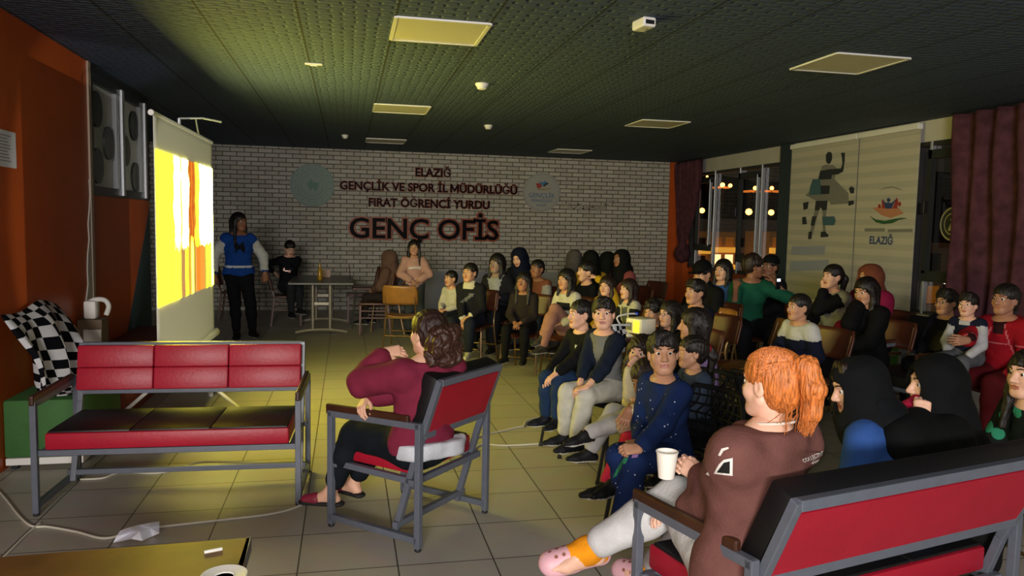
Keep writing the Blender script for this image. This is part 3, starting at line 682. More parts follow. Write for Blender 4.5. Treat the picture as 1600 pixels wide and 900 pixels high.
# bench facing the camera on the left
steel_seat('lounge_bench', 'empty red quilted bench with grey steel frame facing the camera', 'bench', 1.37, (-0.925, 4.99), -92.5, front=REDV, cols=3, seams=3, lean=0.03, BT=0.835)
steel_seat('lounge_armchair', 'red and black armchair on steel frame with woman in maroon sitting', 'armchair', 0.61, (0.555, 3.87), 137)
_d = Vector((math.cos(R_(13)), math.sin(R_(13)), 0))
_b0 = Vector((1.18, 1.98, 0)); BW = 1.27
steel_seat('lounge_bench', 'big red backed bench at lower right with red haired woman sitting', 'bench', BW, tuple(_b0+_d*(BW/2)), 103, seams=3, lean=0.13)
steel_seat('lounge_armchair', 'dark armchair by the curtained window with boy in glasses sitting', 'armchair', 0.62, (4.95, 5.55), 190, seatside=BLACK, backpanel=BLACK)

# ------------------------------------------------------------------ low table, papers, cable
tab = thing('coffee_table', 'low wooden coffee table at the bottom left corner', 'table', (-0.75, 2.62, 0))
TW = mat('table_wood', '6e4a24', 0.5, vary=0.3, vscale=5)
nt, bs = nodes(TW)
cor = at(390, 840, 0.45)-np.array([-0.75, 2.62, 0]); lf = at(-60, 874, 0.45)-np.array([-0.75, 2.62, 0])
fd = np.array([float(cor[0])-0.05, float(cor[1])-0.75]); 
b = MB().use(TW); b.prism([(float(cor[0]), float(cor[1])), (float(lf[0])-0.1, float(lf[1])-0.01), (float(lf[0])-0.05, float(lf[1])-0.6), (float(cor[0])+0.02, float(cor[1])-0.6)], (0, 0, 0.425), (1, 0, 0), (0, 1, 0), 0.025); b.build('table_top', parent=tab)
b = MB().use(GREYM); b.bx(float(cor[0])-0.01, float(cor[0])+0.006, float(cor[1])-0.6, float(cor[1])+0.004, 0.40, 0.45); b.build('edge_strip', parent=tab)
for x, y in ((float(cor[0])-0.04, float(cor[1])-0.04), (float(lf[0]), float(lf[1])-0.05), (float(cor[0])-0.04, float(cor[1])-0.56), (float(lf[0]), float(lf[1])-0.56)):
    MB().bx(x-0.018, x+0.018, y-0.018, y+0.018, 0, 0.425, 0.003).build('leg', GREYM, tab)
p = at(333, 861, 0.455); o = MB().tube([(-0.028, -0.008, 0.006), (0, 0, 0.007), (0.028, 0.012, 0.006)], 0.006, 8).build('paper_roll', WHITE); o.location = (p[0], p[1], 0.45); tag(o, 'small rolled white paper lying on the low wooden table', 'paper')
p = at(352, 897, 0.455); sc = thing('saucer', 'white saucer at the bottom edge of the low wooden table', 'saucer', (p[0], p[1]-0.03, 0.45))
MB().lathe([(0.03, 0), (0.032, 0.004), (0.075, 0.014), (0.073, 0.018), (0.03, 0.008), (0, 0.008)], (0, 0, 0), 24).build('dish', WHITE, sc, smooth=True)
MB().lathe([(0.032, 0.0085), (0.034, 0.012), (0.03, 0.0085)], (0, 0, 0), 24).build('well_ring', WHITE, sc)
# crumpled sheet on the cable
p = at(214, 832, 0.0); pr = random.Random(5)
pts = [[(177, 848), (182, 838), (188, 829)], [(205, 842), (205, 832), (203, 824)], [(222, 845), (218, 830), (218, 820)], [(238, 838), (235, 825), (234, 817)], [(249, 833), (249, 824), (249, 815)]]
vs = []
for i, row in enumerate(pts):
    for j, (x, y) in enumerate(row):
        z = (0.004, 0.035, 0.075)[j]*(0.5 if i == 0 else 1)+0.012*((i*2+j) % 3)
        q = at(x, y, z); vs.append((q[0]-p[0], q[1]-p[1], z))
b = MB().use(mat('paper_sheet', 'e4e4ee', 0.7)); b.add(vs, [(i*3+j, i*3+j+1, (i+1)*3+j+1, (i+1)*3+j) for i in range(4) for j in range(2)])
o = b.build('crumpled_paper', solid=0.002); o.location = (p[0], p[1], 0); tag(o, 'crumpled white sheet of paper lying on the white cable', 'paper')
CAB = mat('cable_white', 'c9c4b4', 0.5)
def cable(label, px, r=0.006):
    pts = [at(x, y, r) for x, y in px]; o0 = pts[0]
    o = MB().tube(smooth_path([(p[0]-o0[0], p[1]-o0[1], r) for p in pts], 6), r, 6).build('power_cable', CAB, smooth=True); o.location = (o0[0], o0[1], 0); return tag(o, label, 'cable')
cable('white cable from the left edge running under the paper to the bench leg', [(-30, 740), (5, 775), (30, 806), (50, 822), (75, 823), (120, 831), (165, 841), (215, 828), (260, 822), (340, 813), (410, 805), (450, 797), (478, 786)])
cable('short white cable crossing toward the lower left corner', [(62, 818), (40, 836), (10, 866), (-20, 890)])
cable('white cable lying on the floor beneath the red bench', [(122, 749), (160, 747), (190, 738), (250, 739), (290, 727), (320, 721), (380, 722), (440, 723), (466, 722)])
cable('white cable running across the floor right of the armchair', [(740, 705), (752, 694), (790, 696), (848, 693), (900, 690)])
cable('thin looped white cable behind the armchair toward the boys', [(735, 690), (755, 680), (790, 672), (806, 668), (818, 666), (822, 658), (840, 652), (856, 651)])

# ------------------------------------------------------------------ green block with the checkered throw
gz = 0.45
gb = thing('green_ottoman', 'green upholstered ottoman on white plinth against the orange wall', 'ottoman', (-1.87, 5.68, 0))
GRN = mat('green_fabric', '35632c', 0.75, vary=0.1, bump=(60, 0.2))
MB().bx(-0.25, 0.20, -0.40, 0.50, 0.075, gz, 0.02).build('cushion_block', GRN, gb, smooth=True)
MB().bx(-0.24, 0.21, -0.405, 0.50, 0.03, 0.075, 0.004).build('plinth', WHITE, gb)
for x in (-0.2, 0.16):
    for y in (-0.36, 0.45): MB().bx(x-0.02, x+0.02, y-0.02, y+0.02, 0, 0.03).build('foot', DARKM, gb)
MB().bx(0.19, 0.203, -0.42+0.02, -0.40, 0.33, 0.37).build('pull_tab', DARKM, gb)
def checker_mat():
    m = mat('checker_cloth', 'ffffff', 0.85, spec=0.1); nt, b = nodes(m); N = nt.nodes
    uv = N.new('ShaderNodeUVMap'); uv.uv_map = 'weave'; ck = N.new('ShaderNodeTexChecker'); ck.inputs['Scale'].default_value = 1.0
    ck.inputs['Color1'].default_value = (*hexc('c8c8cc'), 1); ck.inputs['Color2'].default_value = (*hexc('0b0b10'), 1)
    nt.links.new(uv.outputs['UV'], ck.inputs['Vector']); nt.links.new(ck.outputs['Color'], b.inputs['Base Color']); return m
CHK = checker_mat()
def uv_grid(o, nu, nv, su, sv):
    uv = o.data.uv_layers.new(name='weave')
    for l in o.data.loops:
        i = l.vertex_index; uv.data[l.index].uv = ((i % nu)/(nu-1)*su, (i//nu)/(nv-1)*sv)
TRW = [[(-2.085, 5.22, 1.0), (-2.085, 5.50, 0.985), (-2.085, 5.82, 1.03), (-2.085, 6.13, 0.97)], [(-2.03, 5.22, 0.86), (-1.99, 5.50, 0.90), (-1.99, 5.82, 0.90), (-1.98, 6.06, 0.84)],
       [(-1.96, 5.23, 0.68), (-1.92, 5.46, 0.70), (-1.90, 5.72, 0.69), (-1.86, 5.90, 0.68)], [(-1.93, 5.235, 0.53), (-1.88, 5.42, 0.55), (-1.84, 5.62, 0.55), (-1.78, 5.80, 0.54)], [(-1.92, 5.235, 0.475), (-1.80, 5.36, 0.475), (-1.72, 5.48, 0.475), (-1.63, 5.62, 0.475)], [(-1.90, 5.255, 0.474), (-1.72, 5.30, 0.474), (-1.655, 5.36, 0.474), (-1.60, 5.48, 0.44)]]
def throw_pt(u, v):
    rows = []
    for r in TRW: rows.append(smooth_path(r, 8)[min(24, int(round(u*24)))].lerp(smooth_path(r, 8)[min(24, int(u*24)+1)], 0.0))
    col = smooth_path(rows, 10); k = v*(len(col)-1); i = min(int(k), len(col)-2); p = col[i].lerp(col[i+1], k-i)
    a = min(1, v*3)*(1 if v < 0.62 else max(0, (0.82-v)/0.2))
    return p+Vector((0.045*math.sin(u*14+v*3)+0.018*math.sin(u*31), 0.0, 0.012*math.sin(u*11)))*a+Vector((0.02*a, 0, 0))
nu, nv = 25, 60
o = MB().grid(throw_pt, nu, nv).build('checkered_throw', CHK, smooth=True, solid=0.006); uv_grid(o, nu, nv, 11, 14); tag(o, 'black and white checkered throw draped down the wall onto the green ottoman', 'throw')
o = MB().bx(-0.03, 0.03, 0.06, 0.38, 0, 0.42, 0.03).build('bolster_cushion', GRN, smooth=True); o.location = (-2.075, 5.68, gz); tag(o, 'green back bolster standing behind the checkered throw', 'cushion')
# red brown ledge with carton behind the bench
lg = thing('side_cabinet', 'dark red brown low cabinet behind the red bench', 'cabinet', (-1.91, 7.4, 0))
RB = mat('redbrown_wood', '4a1a10', 0.5, vary=0.2)
MB().bx(-0.19, 0.19, -0.95, 1.1, 0.0, 0.46, 0.006).build('cabinet_body', mat('orange_board', '7a2c10', 0.5, vary=0.1), lg); MB().bx(-0.20, 0.20, -0.97, 1.12, 0.46, 0.49, 0.006).build('cabinet_top', RB, lg)
p = (-2.015, 6.72, 0)
cx = thing('cardboard_carton', 'small brown cardboard carton with white labels on the low cabinet', 'box', (p[0], p[1], 0.49))
MB().bx(-0.09, 0.09, -0.09, 0.09, 0, 0.30, 0.004).build('carton_body', mat('cardboard', '6d5b49', 0.8, vary=0.1), cx)
MB().bx(-0.045, 0.085, -0.093, -0.0895, 0.02, 0.22).build('label', mat('label_white', 'c7c2b8', 0.6), cx); MB().bx(-0.105, -0.05, -0.093, -0.0895, 0.04, 0.10).build('label', mat('label_white', 'c7c2b8', 0.6), cx)
b = MB().use(mat('print_dark', '262b31', 0.7)); b.bx(-0.03, 0.0, -0.0945, -0.0925, 0.03, 0.045); b.bx(0.03, 0.075, -0.0945, -0.0925, 0.03, 0.05); b.build('printed_code', parent=cx)
cn = thing('white_canister', 'white plastic canister with handle standing on the carton', 'canister', (p[0]+0.02, p[1], 0.79))
b = MB().use(WHITE); b.bx(-0.075, 0.02, -0.06, 0.06, 0, 0.15, 0.02); b.build('canister_body', parent=cn, smooth=True)
b = MB().use(WHITE); b.tube(smooth_path([(-0.05, 0, 0.13), (0.0, 0, 0.155), (0.07, 0, 0.15), (0.10, 0, 0.10), (0.08, 0, 0.03)], 6), 0.02, 10); b.build('handle', parent=cn, smooth=True)
# ------------------------------------------------------------------ chairs
CW = mat('chair_wood', '8a5d2c', 0.4, vary=0.2, vscale=9); CWD = mat('chair_wood_dark', '4a2414', 0.4, vary=0.25, vscale=9); BRM = mat('brass_tube', '6b5230', 0.35, metal=0.5)
def shell_chair(label, loc, heading, wood=CW, metal=BRM, group=None, name='dining_chair'):
    t = thing(name, label, 'chair', (loc[0], loc[1], 0), R_(heading-90), group)
    # y forward; seat 0.42 wide
    b = MB().use(wood); b.grid(lambda u, v: ((u-0.5)*0.42*(1-0.10*(1-v)), -0.20+0.42*v, 0.45-0.018*math.sin(u*math.pi)-0.03*max(0, v-0.8)/0.2), 12, 12); b.build('seat', parent=t, smooth=True, solid=0.014)
    b = MB().use(wood); b.grid(lambda u, v: ((u-0.5)*0.44*(1-0.10*max(0, v-0.75)/0.25), -0.225-0.05*math.sin(u*math.pi)-0.07*v, 0.60+0.24*v), 14, 8); b.build('backrest', parent=t, smooth=True, solid=0.014)
    for s in (-1, 1):
        MB().use(metal).tube(smooth_path([(s*0.21, 0.24, 0.011), (s*0.19, 0.20, 0.40), (s*0.18, 0.15, 0.425), (s*0.17, -0.1, 0.425)], 5), 0.011, 8).build('leg', parent=t, smooth=True)
        MB().use(metal).tube(smooth_path([(s*0.21, -0.30, 0.011), (s*0.19, -0.20, 0.42), (s*0.185, -0.245, 0.62), (s*0.18, -0.29, 0.80)], 5), 0.011, 8).build('leg', parent=t, smooth=True)
    for w_, y_, z_ in ((0.19, 0.14, 0.42), (0.19, -0.2, 0.42), (0.2, 0.22, 0.2), (0.2, -0.24, 0.2)): MB().use(metal).tube([(-w_, y_, z_), (w_, y_, z_)], 0.009, 8).build('stretcher', parent=t)
    return t
def slat_chair(label, loc, heading, group=None):
    # dark wooden chair with a curved back and open rails under the seat
    t = thing('dining_chair', label, 'chair', (loc[0], loc[1], 0), R_(heading-90), group)
    b = MB().use(CWD); b.bx(-0.21, 0.21, -0.20, 0.22, 0.43, 0.465, 0.012); b.build('seat', parent=t, smooth=True)
    b = MB().use(CWD); b.grid(lambda u, v: ((u-0.5)*0.42*(1-0.15*max(0, v-0.7)/0.3), -0.21-0.04*math.sin(u*math.pi)-0.08*v, 0.55+0.34*v), 12, 8); b.build('backrest', parent=t, smooth=True, solid=0.02)
    for s in (-1, 1):
        MB().use(CWD).bar((s*0.19, 0.20, 0), (s*0.19, 0.19, 0.43), 0.032).build('leg', parent=t)
        MB().use(CWD).bar((s*0.19, -0.24, 0), (s*0.19, -0.19, 0.45), 0.032).build('leg', parent=t); MB().use(CWD).bar((s*0.19, -0.19, 0.45), (s*0.185, -0.26, 0.72), 0.028).build('back_post', parent=t)
    for p_, q_ in (((-0.19, 0.2, 0.27), (0.19, 0.2, 0.27)), ((-0.19, 0.2, 0.34), (0.19, 0.2, 0.34)), ((-0.19, -0.22, 0.22), (0.19, -0.22, 0.22))): MB().use(CWD).bar(p_, q_, 0.02).build('stretcher', parent=t)
    for s in (-1, 1):
        for z_ in (0.25, 0.35): MB().use(CWD).bar((s*0.19, -0.22, z_), (s*0.19, 0.2, z_), 0.02).build('side_rail', parent=t)
    return t
def mesh_chair(label, loc, heading, group=None):
    # black plastic chair with a pierced back and seat
    t = thing('mesh_chair', label, 'chair', (loc[0], loc[1], 0), R_(heading-90), group)
    PM = mat('black_plastic', '08080a', 0.75, spec=0.2)
    def bk(u, v): return Vector(((u-0.5)*0.46*(1-0.25*max(0, v-0.6)/0.4), -0.20-0.10*v-0.05*math.cos((u-0.5)*3), 0.44+0.33*v))
    b = MB().use(PM)
    for k in range(9):
        u = k/8; b.tube([bk(min(1, max(0, u+0.05*math.sin(j*2))), j/7) for j in range(8)], 0.006 if 0 < k < 8 else 0.014, 5)
    for j in range(8): b.tube([bk(i/8, j/7) for i in range(9)], 0.006 if 0 < j < 7 else 0.014, 5)
    b.build('backrest', parent=t)
    b = MB().use(PM)
    for k in range(9): b.tube([(-0.22+0.055*k, -0.2, 0.445), (-0.22+0.055*k, 0.22, 0.445)], 0.006 if 0 < k < 8 else 0.014, 5)
    for k in range(9): b.tube([(-0.22, -0.2+0.0525*k, 0.447), (0.22, -0.2+0.0525*k, 0.447)], 0.006 if 0 < k < 8 else 0.014, 5)
    b.build('seat', parent=t)
    for sx in (-1, 1):
        for sy in (-1, 1):
            lg_ = MB().use(DARKM).tube([(sx*0.19, sy*0.18+0.01, 0.44), (sx*0.23, sy*0.23+0.01, 0.02)], 0.011, 8).build('leg', parent=t)
            MB().lathe([(0.016, 0), (0.016, 0.012), (0.01, 0.03)], (sx*0.23, sy*0.23+0.01, 0), 8).build('rubber_foot', DARKM, lg_)
    return t
# dining table group at the back
TX, TY = -0.35, 11.75
dt = thing('dining_table', 'dark topped table on double steel posts by the brick wall', 'table', (TX, TY, 0))
MB().bx(-0.45, 0.45, -0.78, 0.78, 0.72, 0.75, 0.006).build('table_top', mat('table_dark', '4b4a48', 0.35, vary=0.1), dt)
STL = mat('table_steel', '8d8578', 0.4, metal=0.4)
for y in (-0.62, 0.62):
    for x in (-0.12, 0.12): MB().tube([(x, y, 0.06), (x, y, 0.72)], 0.024, 10).build('leg', STL, dt, smooth=True)
    b = MB().use(STL); b.tube(smooth_path([(-0.36, y, 0.025), (-0.2, y, 0.055), (0, y, 0.065), (0.2, y, 0.055), (0.36, y, 0.025)], 5), 0.026, 8); b.build('foot', parent=dt, smooth=True)
    MB().bx(-0.14, 0.14, y-0.012, y+0.012, 0.42, 0.46).build('cross_plate', STL, dt)
p = atY(500, 430, 11.6); bt = thing('glass_bottle', 'small amber bottle standing on the dark table by the wall', 'bottle', (p[0], 11.55, 0.75))
MB().lathe([(0.034, 0), (0.036, 0.01), (0.036, 0.13), (0.014, 0.18), (0.014, 0.23)], (0, 0, 0), 16).build('bottle_body', mat('amber_glass', '9a7414', 0.15, coat=0.5), bt, smooth=True); MB().lathe([(0.016, 0.225), (0.016, 0.25), (0, 0.25)], (0, 0, 0), 12).build('cap', mat('gold_cap', 'b89a3a', 0.3, metal=0.7), bt)
p = atY(509, 415, 12.1); nb = thing('napkin_holder', 'small wooden napkin holder behind the amber bottle on the dark table', 'holder', (p[0], 12.15, 0.75))
MB().bx(-0.07, 0.07, -0.04, 0.04, 0, 0.015).build('base', CW, nb); MB().bx(-0.07, 0.07, -0.04, -0.03, 0.015, 0.11).build('front_plate', CW, nb); MB().bx(-0.07, 0.07, 0.03, 0.04, 0.015, 0.11).build('back_plate', CW, nb)
slat_chair('brown wooden chair left of the dark table carrying the phone boy', (-0.90, 12.2), 5)
slat_chair('brown wooden chair behind the woman in blue at the far left', (-1.75, 12.9), 0)
slat_chair('brown wooden chair on the near right side of the dark table', (0.40, 11.15), 175)
slat_chair('brown wooden chair on the far right side of the dark table', (0.22, 12.55), 180)
shell_chair('empty tan shell chair seen from behind in front of the pink sweater girl', (0.72, 9.75), 75)
for lab, (px, py, Y), hd, wd_ in (('tan shell chair with empty back between navy boy and green shirt woman', (1130, 478, 6.75), 175, CW), ('tan shell chair behind the boy in white and navy', (1216, 518, 5.95), 170, CW), ('dark brown shell chair standing empty before the orange corner', (1028, 440, 10.2), 200, CWD)):
    p = atY(px, py, Y); shell_chair(lab, (p[0]-0.25*math.cos(R_(hd))*-1, p[1]), hd, wd_)
# tall wire stool under the hooded figure
ws = thing('wire_bar_stool', 'black wire backed bar stool left of the brown hooded figure', 'stool', (0.30, 11.9, 0))
b = MB().use(DARKM)
for k in range(6): b.tube([(-0.24, -0.13+0.052*k, 0.62), (-0.26, -0.13+0.052*k, 0.95)], 0.006, 5)
for k in range(6): b.tube([(-0.245-0.003*k, -0.15, 0.64+0.062*k), (-0.245-0.003*k, 0.15, 0.64+0.062*k)], 0.006, 5)
b.build('wire_back', parent=ws); MB().bx(-0.22, 0.2, -0.19, 0.19, 0.58, 0.62, 0.012).build('seat', CWD, ws)
for sx in (-1, 1):
    for sy in (-1, 1): MB().tube([(sx*0.16, sy*0.15, 0.58), (sx*0.22, sy*0.21, 0)], 0.01, 6).build('leg', DARKM, ws)
b = MB().use(DARKM); b.tube([(-0.2, -0.19, 0.2), (0.2, -0.19, 0.2), (0.2, 0.19, 0.2), (-0.2, 0.19, 0.2)], 0.008, 6, closed=True); b.build('foot_ring', parent=ws)
# green stool with a paper cup by the radiator
p = at(1368, 527, 0.44); gs = thing('green_block_stool', 'green and grey upholstered block stool by the radiator holding cup', 'stool', (p[0], p[1], 0))
MB().bx(-0.27, 0.27, -0.25, 0.25, 0.03, 0.44, 0.02).build('cushion_block', mat('green_fabric_bright', '3c6a1e', 0.75, vary=0.1), gs, smooth=True); MB().bx(0.10, 0.275, -0.255, 0.26, 0.03, 0.41, 0.012).build('side_panel', mat('grey_fabric', '7d7c70', 0.8), gs)
def paper_cup(label, loc, rot=None, s=1.0):
    t = thing('paper_cup', label, 'cup', loc)
    MB().use(mat('cup_paper', 'e6dfd6', 0.6)).lathe([(0.026*s, 0), (0.0265*s, 0.002), (0.036*s, 0.088*s), (0.034*s, 0.088*s), (0.0245*s, 0.004), (0, 0.004)], (0, 0, 0), 24).build('cup_wall', parent=t, smooth=True)
    MB().use(mat('cup_paper', 'e6dfd6', 0.6)).tube([(0.036*s*math.cos(a*math.pi/12), 0.036*s*math.sin(a*math.pi/12), 0.088*s) for a in range(24)], 0.0022, 6, closed=True).build('rim', parent=t)
    return t
c_ = paper_cup('white paper cup standing on the green stool by the radiator', (p[0]+0.10, p[1]-0.08, 0.44))
# ------------------------------------------------------------------ smooth bodies: blended round shapes turned into one skin
def V3(*a): return np.array(a, float)
def unit(v): v = np.asarray(v, float); n = np.linalg.norm(v); return v/n if n > 1e-9 else v
class Blob:
    def __init__(s): s.p = []; s.wr = 0.0; s.wf = 1.0; s.strand = None
    def cone(s, a, b, ra, rb, k=0.02, op='+', flat=None, mat=0):
        a, b = np.asarray(a, float), np.asarray(b, float); R = max(ra, rb)
        fl = None
        if flat is not None: fl = (unit(flat[0]), flat[1])
        s.p.append(('c', a, b, ra, rb, fl, k, op, np.minimum(a, b)-R, np.maximum(a, b)+R)); return s
    def ell(s, c, r, ax=None, k=0.02, op='+'):
        c = np.asarray(c, float); r = np.asarray(r, float); R = float(max(r))
        s.p.append(('e', c, r, None if ax is None else np.asarray(ax, float), None, None, k, op, c-R, c+R)); return s
    def cut(s, p, n, k=0.0):      # throw away what lies on the side n points to
        s.p.append(('h', np.asarray(p, float), unit(n), 0, 0, None, k, '&', None, None)); return s
    def val(s, P, pad):
        D = np.full(len(P), 1e3)
        for (kd, a, b, c, d, fl, k, op, lo, hi) in s.p:
            if kd == 'h':
                h = (P-a) @ b
                if k > 0:
                    q = np.clip(k-np.abs(D-h), 0, None)/k; D = np.maximum(D, h)+q*q*k/4
                else: D = np.maximum(D, h)
                continue
            m = np.all((P > lo-(k+pad)) & (P < hi+(k+pad)), axis=1)
            if not m.any(): continue
            Q = P[m]
            if kd == 'c':
                q = Q-a; ab = b-a
                if fl is not None:
                    n, f = fl; q = q+np.outer(q @ n, n)*(1/f-1); ab = ab+n*(ab @ n)*(1/f-1)
                L = ab @ ab
                t = np.clip(q @ ab/L, 0, 1) if L > 1e-12 else np.zeros(len(q))
                e = np.sqrt(((q-np.outer(t, ab))**2).sum(1))-(c+(d-c)*t)
                if fl is not None: e = e*max(fl[1], 0.5)
            else:
                q = Q-a
                if c is not None: q = q @ c.T
                k0 = np.sqrt(((q/b)**2).sum(1)); k1 = np.sqrt(((q/(b*b))**2).sum(1))
                e = k0*(k0-1)/np.maximum(k1, 1e-6)
            A = D[m]
            if op == '+':
                h = np.clip(k-np.abs(A-e), 0, None)/max(k, 1e-6); D[m] = np.minimum(A, e)-h*h*k/4
            else:
                e = -e; h = np.clip(k-np.abs(A-e), 0, None)/max(k, 1e-6); D[m] = np.maximum(A, e)+h*h*k/4
        if s.wr:
            f = s.wf; x, y, z = P[:, 0]*f, P[:, 1]*f, P[:, 2]*f
            D = D+s.wr*(np.sin(31*x+2.2*np.sin(17*z+9*y))*np.sin(23*z+1.7*np.sin(21*x-13*y)+12*y)+0.55*np.sin(47*z+3*np.sin(19*y+11*x))*np.sin(29*y+8*x))
        if s.strand is not None:
            D = D+s.strand(P)
        return D
    def mesh(s, h):
        B = 4*h; pad = 2*B; ids = []
        los = [p[8] for p in s.p if p[7] == '+']; his = [p[9] for p in s.p if p[7] == '+']
        o = np.min(los, axis=0)-2*B; n = np.ceil((np.max(his, axis=0)+2*B-o)/B).astype(int)+1
        for lo, hi in zip(los, his):
            i0 = np.floor((lo-o)/B).astype(int)-1; i1 = np.ceil((hi-o)/B).astype(int)+1
            g = np.stack(np.meshgrid(*[np.arange(max(0, i0[k]), min(n[k], i1[k]+1)) for k in range(3)], indexing='ij'), -1).reshape(-1, 3)
            ids.append((g[:, 0]*n[1]+g[:, 1])*n[2]+g[:, 2])
        ids = np.unique(np.concatenate(ids))
        g = np.stack([ids//(n[1]*n[2]), (ids//n[2]) % n[1], ids % n[2]], -1)
        Dc = s.val(o+(g+0.5)*B, pad)
        g = g[np.abs(Dc) < B*1.25+s.wr*2+(0.012 if s.strand is not None else 0)]
        c5 = np.stack(np.meshgrid(*[np.arange(5)]*3, indexing='ij'), -1)
        Pn = (o+(g[:, None, None, None, :]*4+c5[None])*h).reshape(-1, 3)
        D = s.val(Pn, pad).reshape(-1, 5, 5, 5)
        N = n*4+1
        neg = D < 0
        cs = [neg[:, i:4+i, j:4+j, k:4+k] for i in (0, 1) for j in (0, 1) for k in (0, 1)]
        sm = sum(c.astype(np.int8) for c in cs); act = (sm > 0) & (sm < 8)
        bi, ci, cj, ck = np.nonzero(act)
        cell = g[bi]*4+np.stack([ci, cj, ck], -1)
        cid = (cell[:, 0]*N[1]+cell[:, 1])*N[2]+cell[:, 2]
        val = np.stack([D[bi, ci+i, cj+j, ck+k] for i in (0, 1) for j in (0, 1) for k in (0, 1)], -1)
        cor = np.array([(i, j, k) for i in (0, 1) for j in (0, 1) for k in (0, 1)], float)
        acc = np.zeros((len(cid), 3)); cnt = np.zeros(len(cid))
        for (p, q) in ((0, 1), (2, 3), (4, 5), (6, 7), (0, 2), (1, 3), (4, 6), (5, 7), (0, 4), (1, 5), (2, 6), (3, 7)):
            a, b = val[:, p], val[:, q]; m = (a < 0) != (b < 0)
            t = np.where(m, a/np.where(m, a-b, 1), 0)
            acc += np.where(m[:, None], cor[p]+(cor[q]-cor[p])*t[:, None], 0); cnt += m
        X = o+(cell+acc/cnt[:, None])*h
        od = np.argsort(cid); cs_ = cid[od]
        def look(i):
            j = np.searchsorted(cs_, i); j = np.clip(j, 0, len(cs_)-1); return np.where(cs_[j] == i, od[j], -1)
        st = (N[1]*N[2], N[2], 1); F_ = []
        for ax, (u, v), q in ((0, (1, 2), 4), (1, (2, 0), 2), (2, (0, 1), 1)):
            a, b = val[:, 0] < 0, val[:, q] < 0; e = np.nonzero(a != b)[0]
            f = np.stack([look(cid[e]-st[u]-st[v]), look(cid[e]-st[v]), e, look(cid[e]-st[u])], -1)
            fl = ~a[e]; f[fl] = f[fl][:, ::-1]
            F_.append(f[(f >= 0).all(1)])
        return X, np.concatenate(F_)
def to_mesh(name, pieces, mats, matfn=None):
    o = 0; XS = []; FS = []
    for X, Fc in pieces: XS.append(X); FS.append(Fc+o); o += len(X)
    X = np.concatenate(XS); Fc = np.concatenate(FS)
    me = bpy.data.meshes.new(name); me.vertices.add(len(X)); me.vertices.foreach_set('co', X.astype(np.float32).ravel())
    me.loops.add(Fc.size); me.loops.foreach_set('vertex_index', Fc.astype(np.int32).ravel())
    me.polygons.add(len(Fc)); me.polygons.foreach_set('loop_start', (np.arange(len(Fc))*4).astype(np.int32)); me.polygons.foreach_set('loop_total', np.full(len(Fc), 4, np.int32))
    me.polygons.foreach_set('use_smooth', np.ones(len(Fc), bool))
    for m in mats: me.materials.append(m)
    if matfn is not None:
        me.polygons.foreach_set('material_index', matfn(X[Fc].mean(1)).astype(np.int32))
    me.update(calc_edges=True); me.validate(); return me
def obj_of(me, name, parent, loc=None):
    o = bpy.data.objects.new(name, me); C.objects.link(o); o.parent = parent
    return o

SKIN = lambda nm, col: mat('skin_'+nm, col, 0.5, vary=0.05, vscale=30, spec=0.35)
def hair_mat(nm, col, sc=(60, 60, 8)):
    key = 'hair_'+nm
    if key in _mc: return _mc[key]
    m = mat(key, col, 0.42, spec=0.4); nt, b = nodes(m); N = nt.nodes; L = nt.links; c = hexc(col)
    tc = N.new('ShaderNodeTexCoord'); mp = N.new('ShaderNodeMapping'); mp.inputs['Scale'].default_value = sc; n = N.new('ShaderNodeTexNoise'); n.inputs['Scale'].default_value = 3; n.inputs['Detail'].default_value = 5
    L.new(tc.outputs['Object'], mp.inputs['Vector']); L.new(mp.outputs['Vector'], n.inputs['Vector'])
    r = N.new('ShaderNodeValToRGB'); r.color_ramp.elements[0].position = 0.3; r.color_ramp.elements[1].position = 0.72
    r.color_ramp.elements[0].color = (*[x*0.45 for x in c], 1); r.color_ramp.elements[1].color = (*[min(1, x*1.6) for x in c], 1)
    L.new(n.outputs['Fac'], r.inputs['Fac']); L.new(r.outputs['Color'], b.inputs['Base Color'])
    bp = N.new('ShaderNodeBump'); bp.inputs['Strength'].default_value = 0.6; bp.inputs['Distance'].default_value = 0.01; L.new(n.outputs['Fac'], bp.inputs['Height']); L.new(bp.outputs['Normal'], b.inputs['Normal'])
    return m
EYEW = mat('eye_white', 'd8d4cc', 0.25); IRIS = mat('eye_iris', '1c120c', 0.15); LIP = mat('lip', '9c5a4c', 0.45)
def rotz(a): c, s = math.cos(a), math.sin(a); return np.array([[c, -s, 0], [s, c, 0], [0, 0, 1.]])
def rotx(a): c, s = math.cos(a), math.sin(a); return np.array([[1., 0, 0], [0, c, -s], [0, s, c]])
def roty(a): c, s = math.cos(a), math.sin(a); return np.array([[c, 0, s], [0, 1., 0], [-s, 0, c]])
def ik(a, t, l1, l2, pole):
    a, t = np.asarray(a, float), np.asarray(t, float); d = t-a; L = np.linalg.norm(d); mx = (l1+l2)*0.995
    if L > mx: t = a+d*(mx/L); d = t-a; L = mx
    L = max(L, abs(l1-l2)+1e-3); u = d/np.linalg.norm(d); x = (l1*l1-l2*l2+L*L)/(2*L); hh = math.sqrt(max(0, l1*l1-x*x))
    p = np.asarray(pole, float); p = p-u*(p @ u); p = unit(p)
    return a+u*x+p*hh, t
HEADU = 0.215    # unit figure: 1.70 m tall
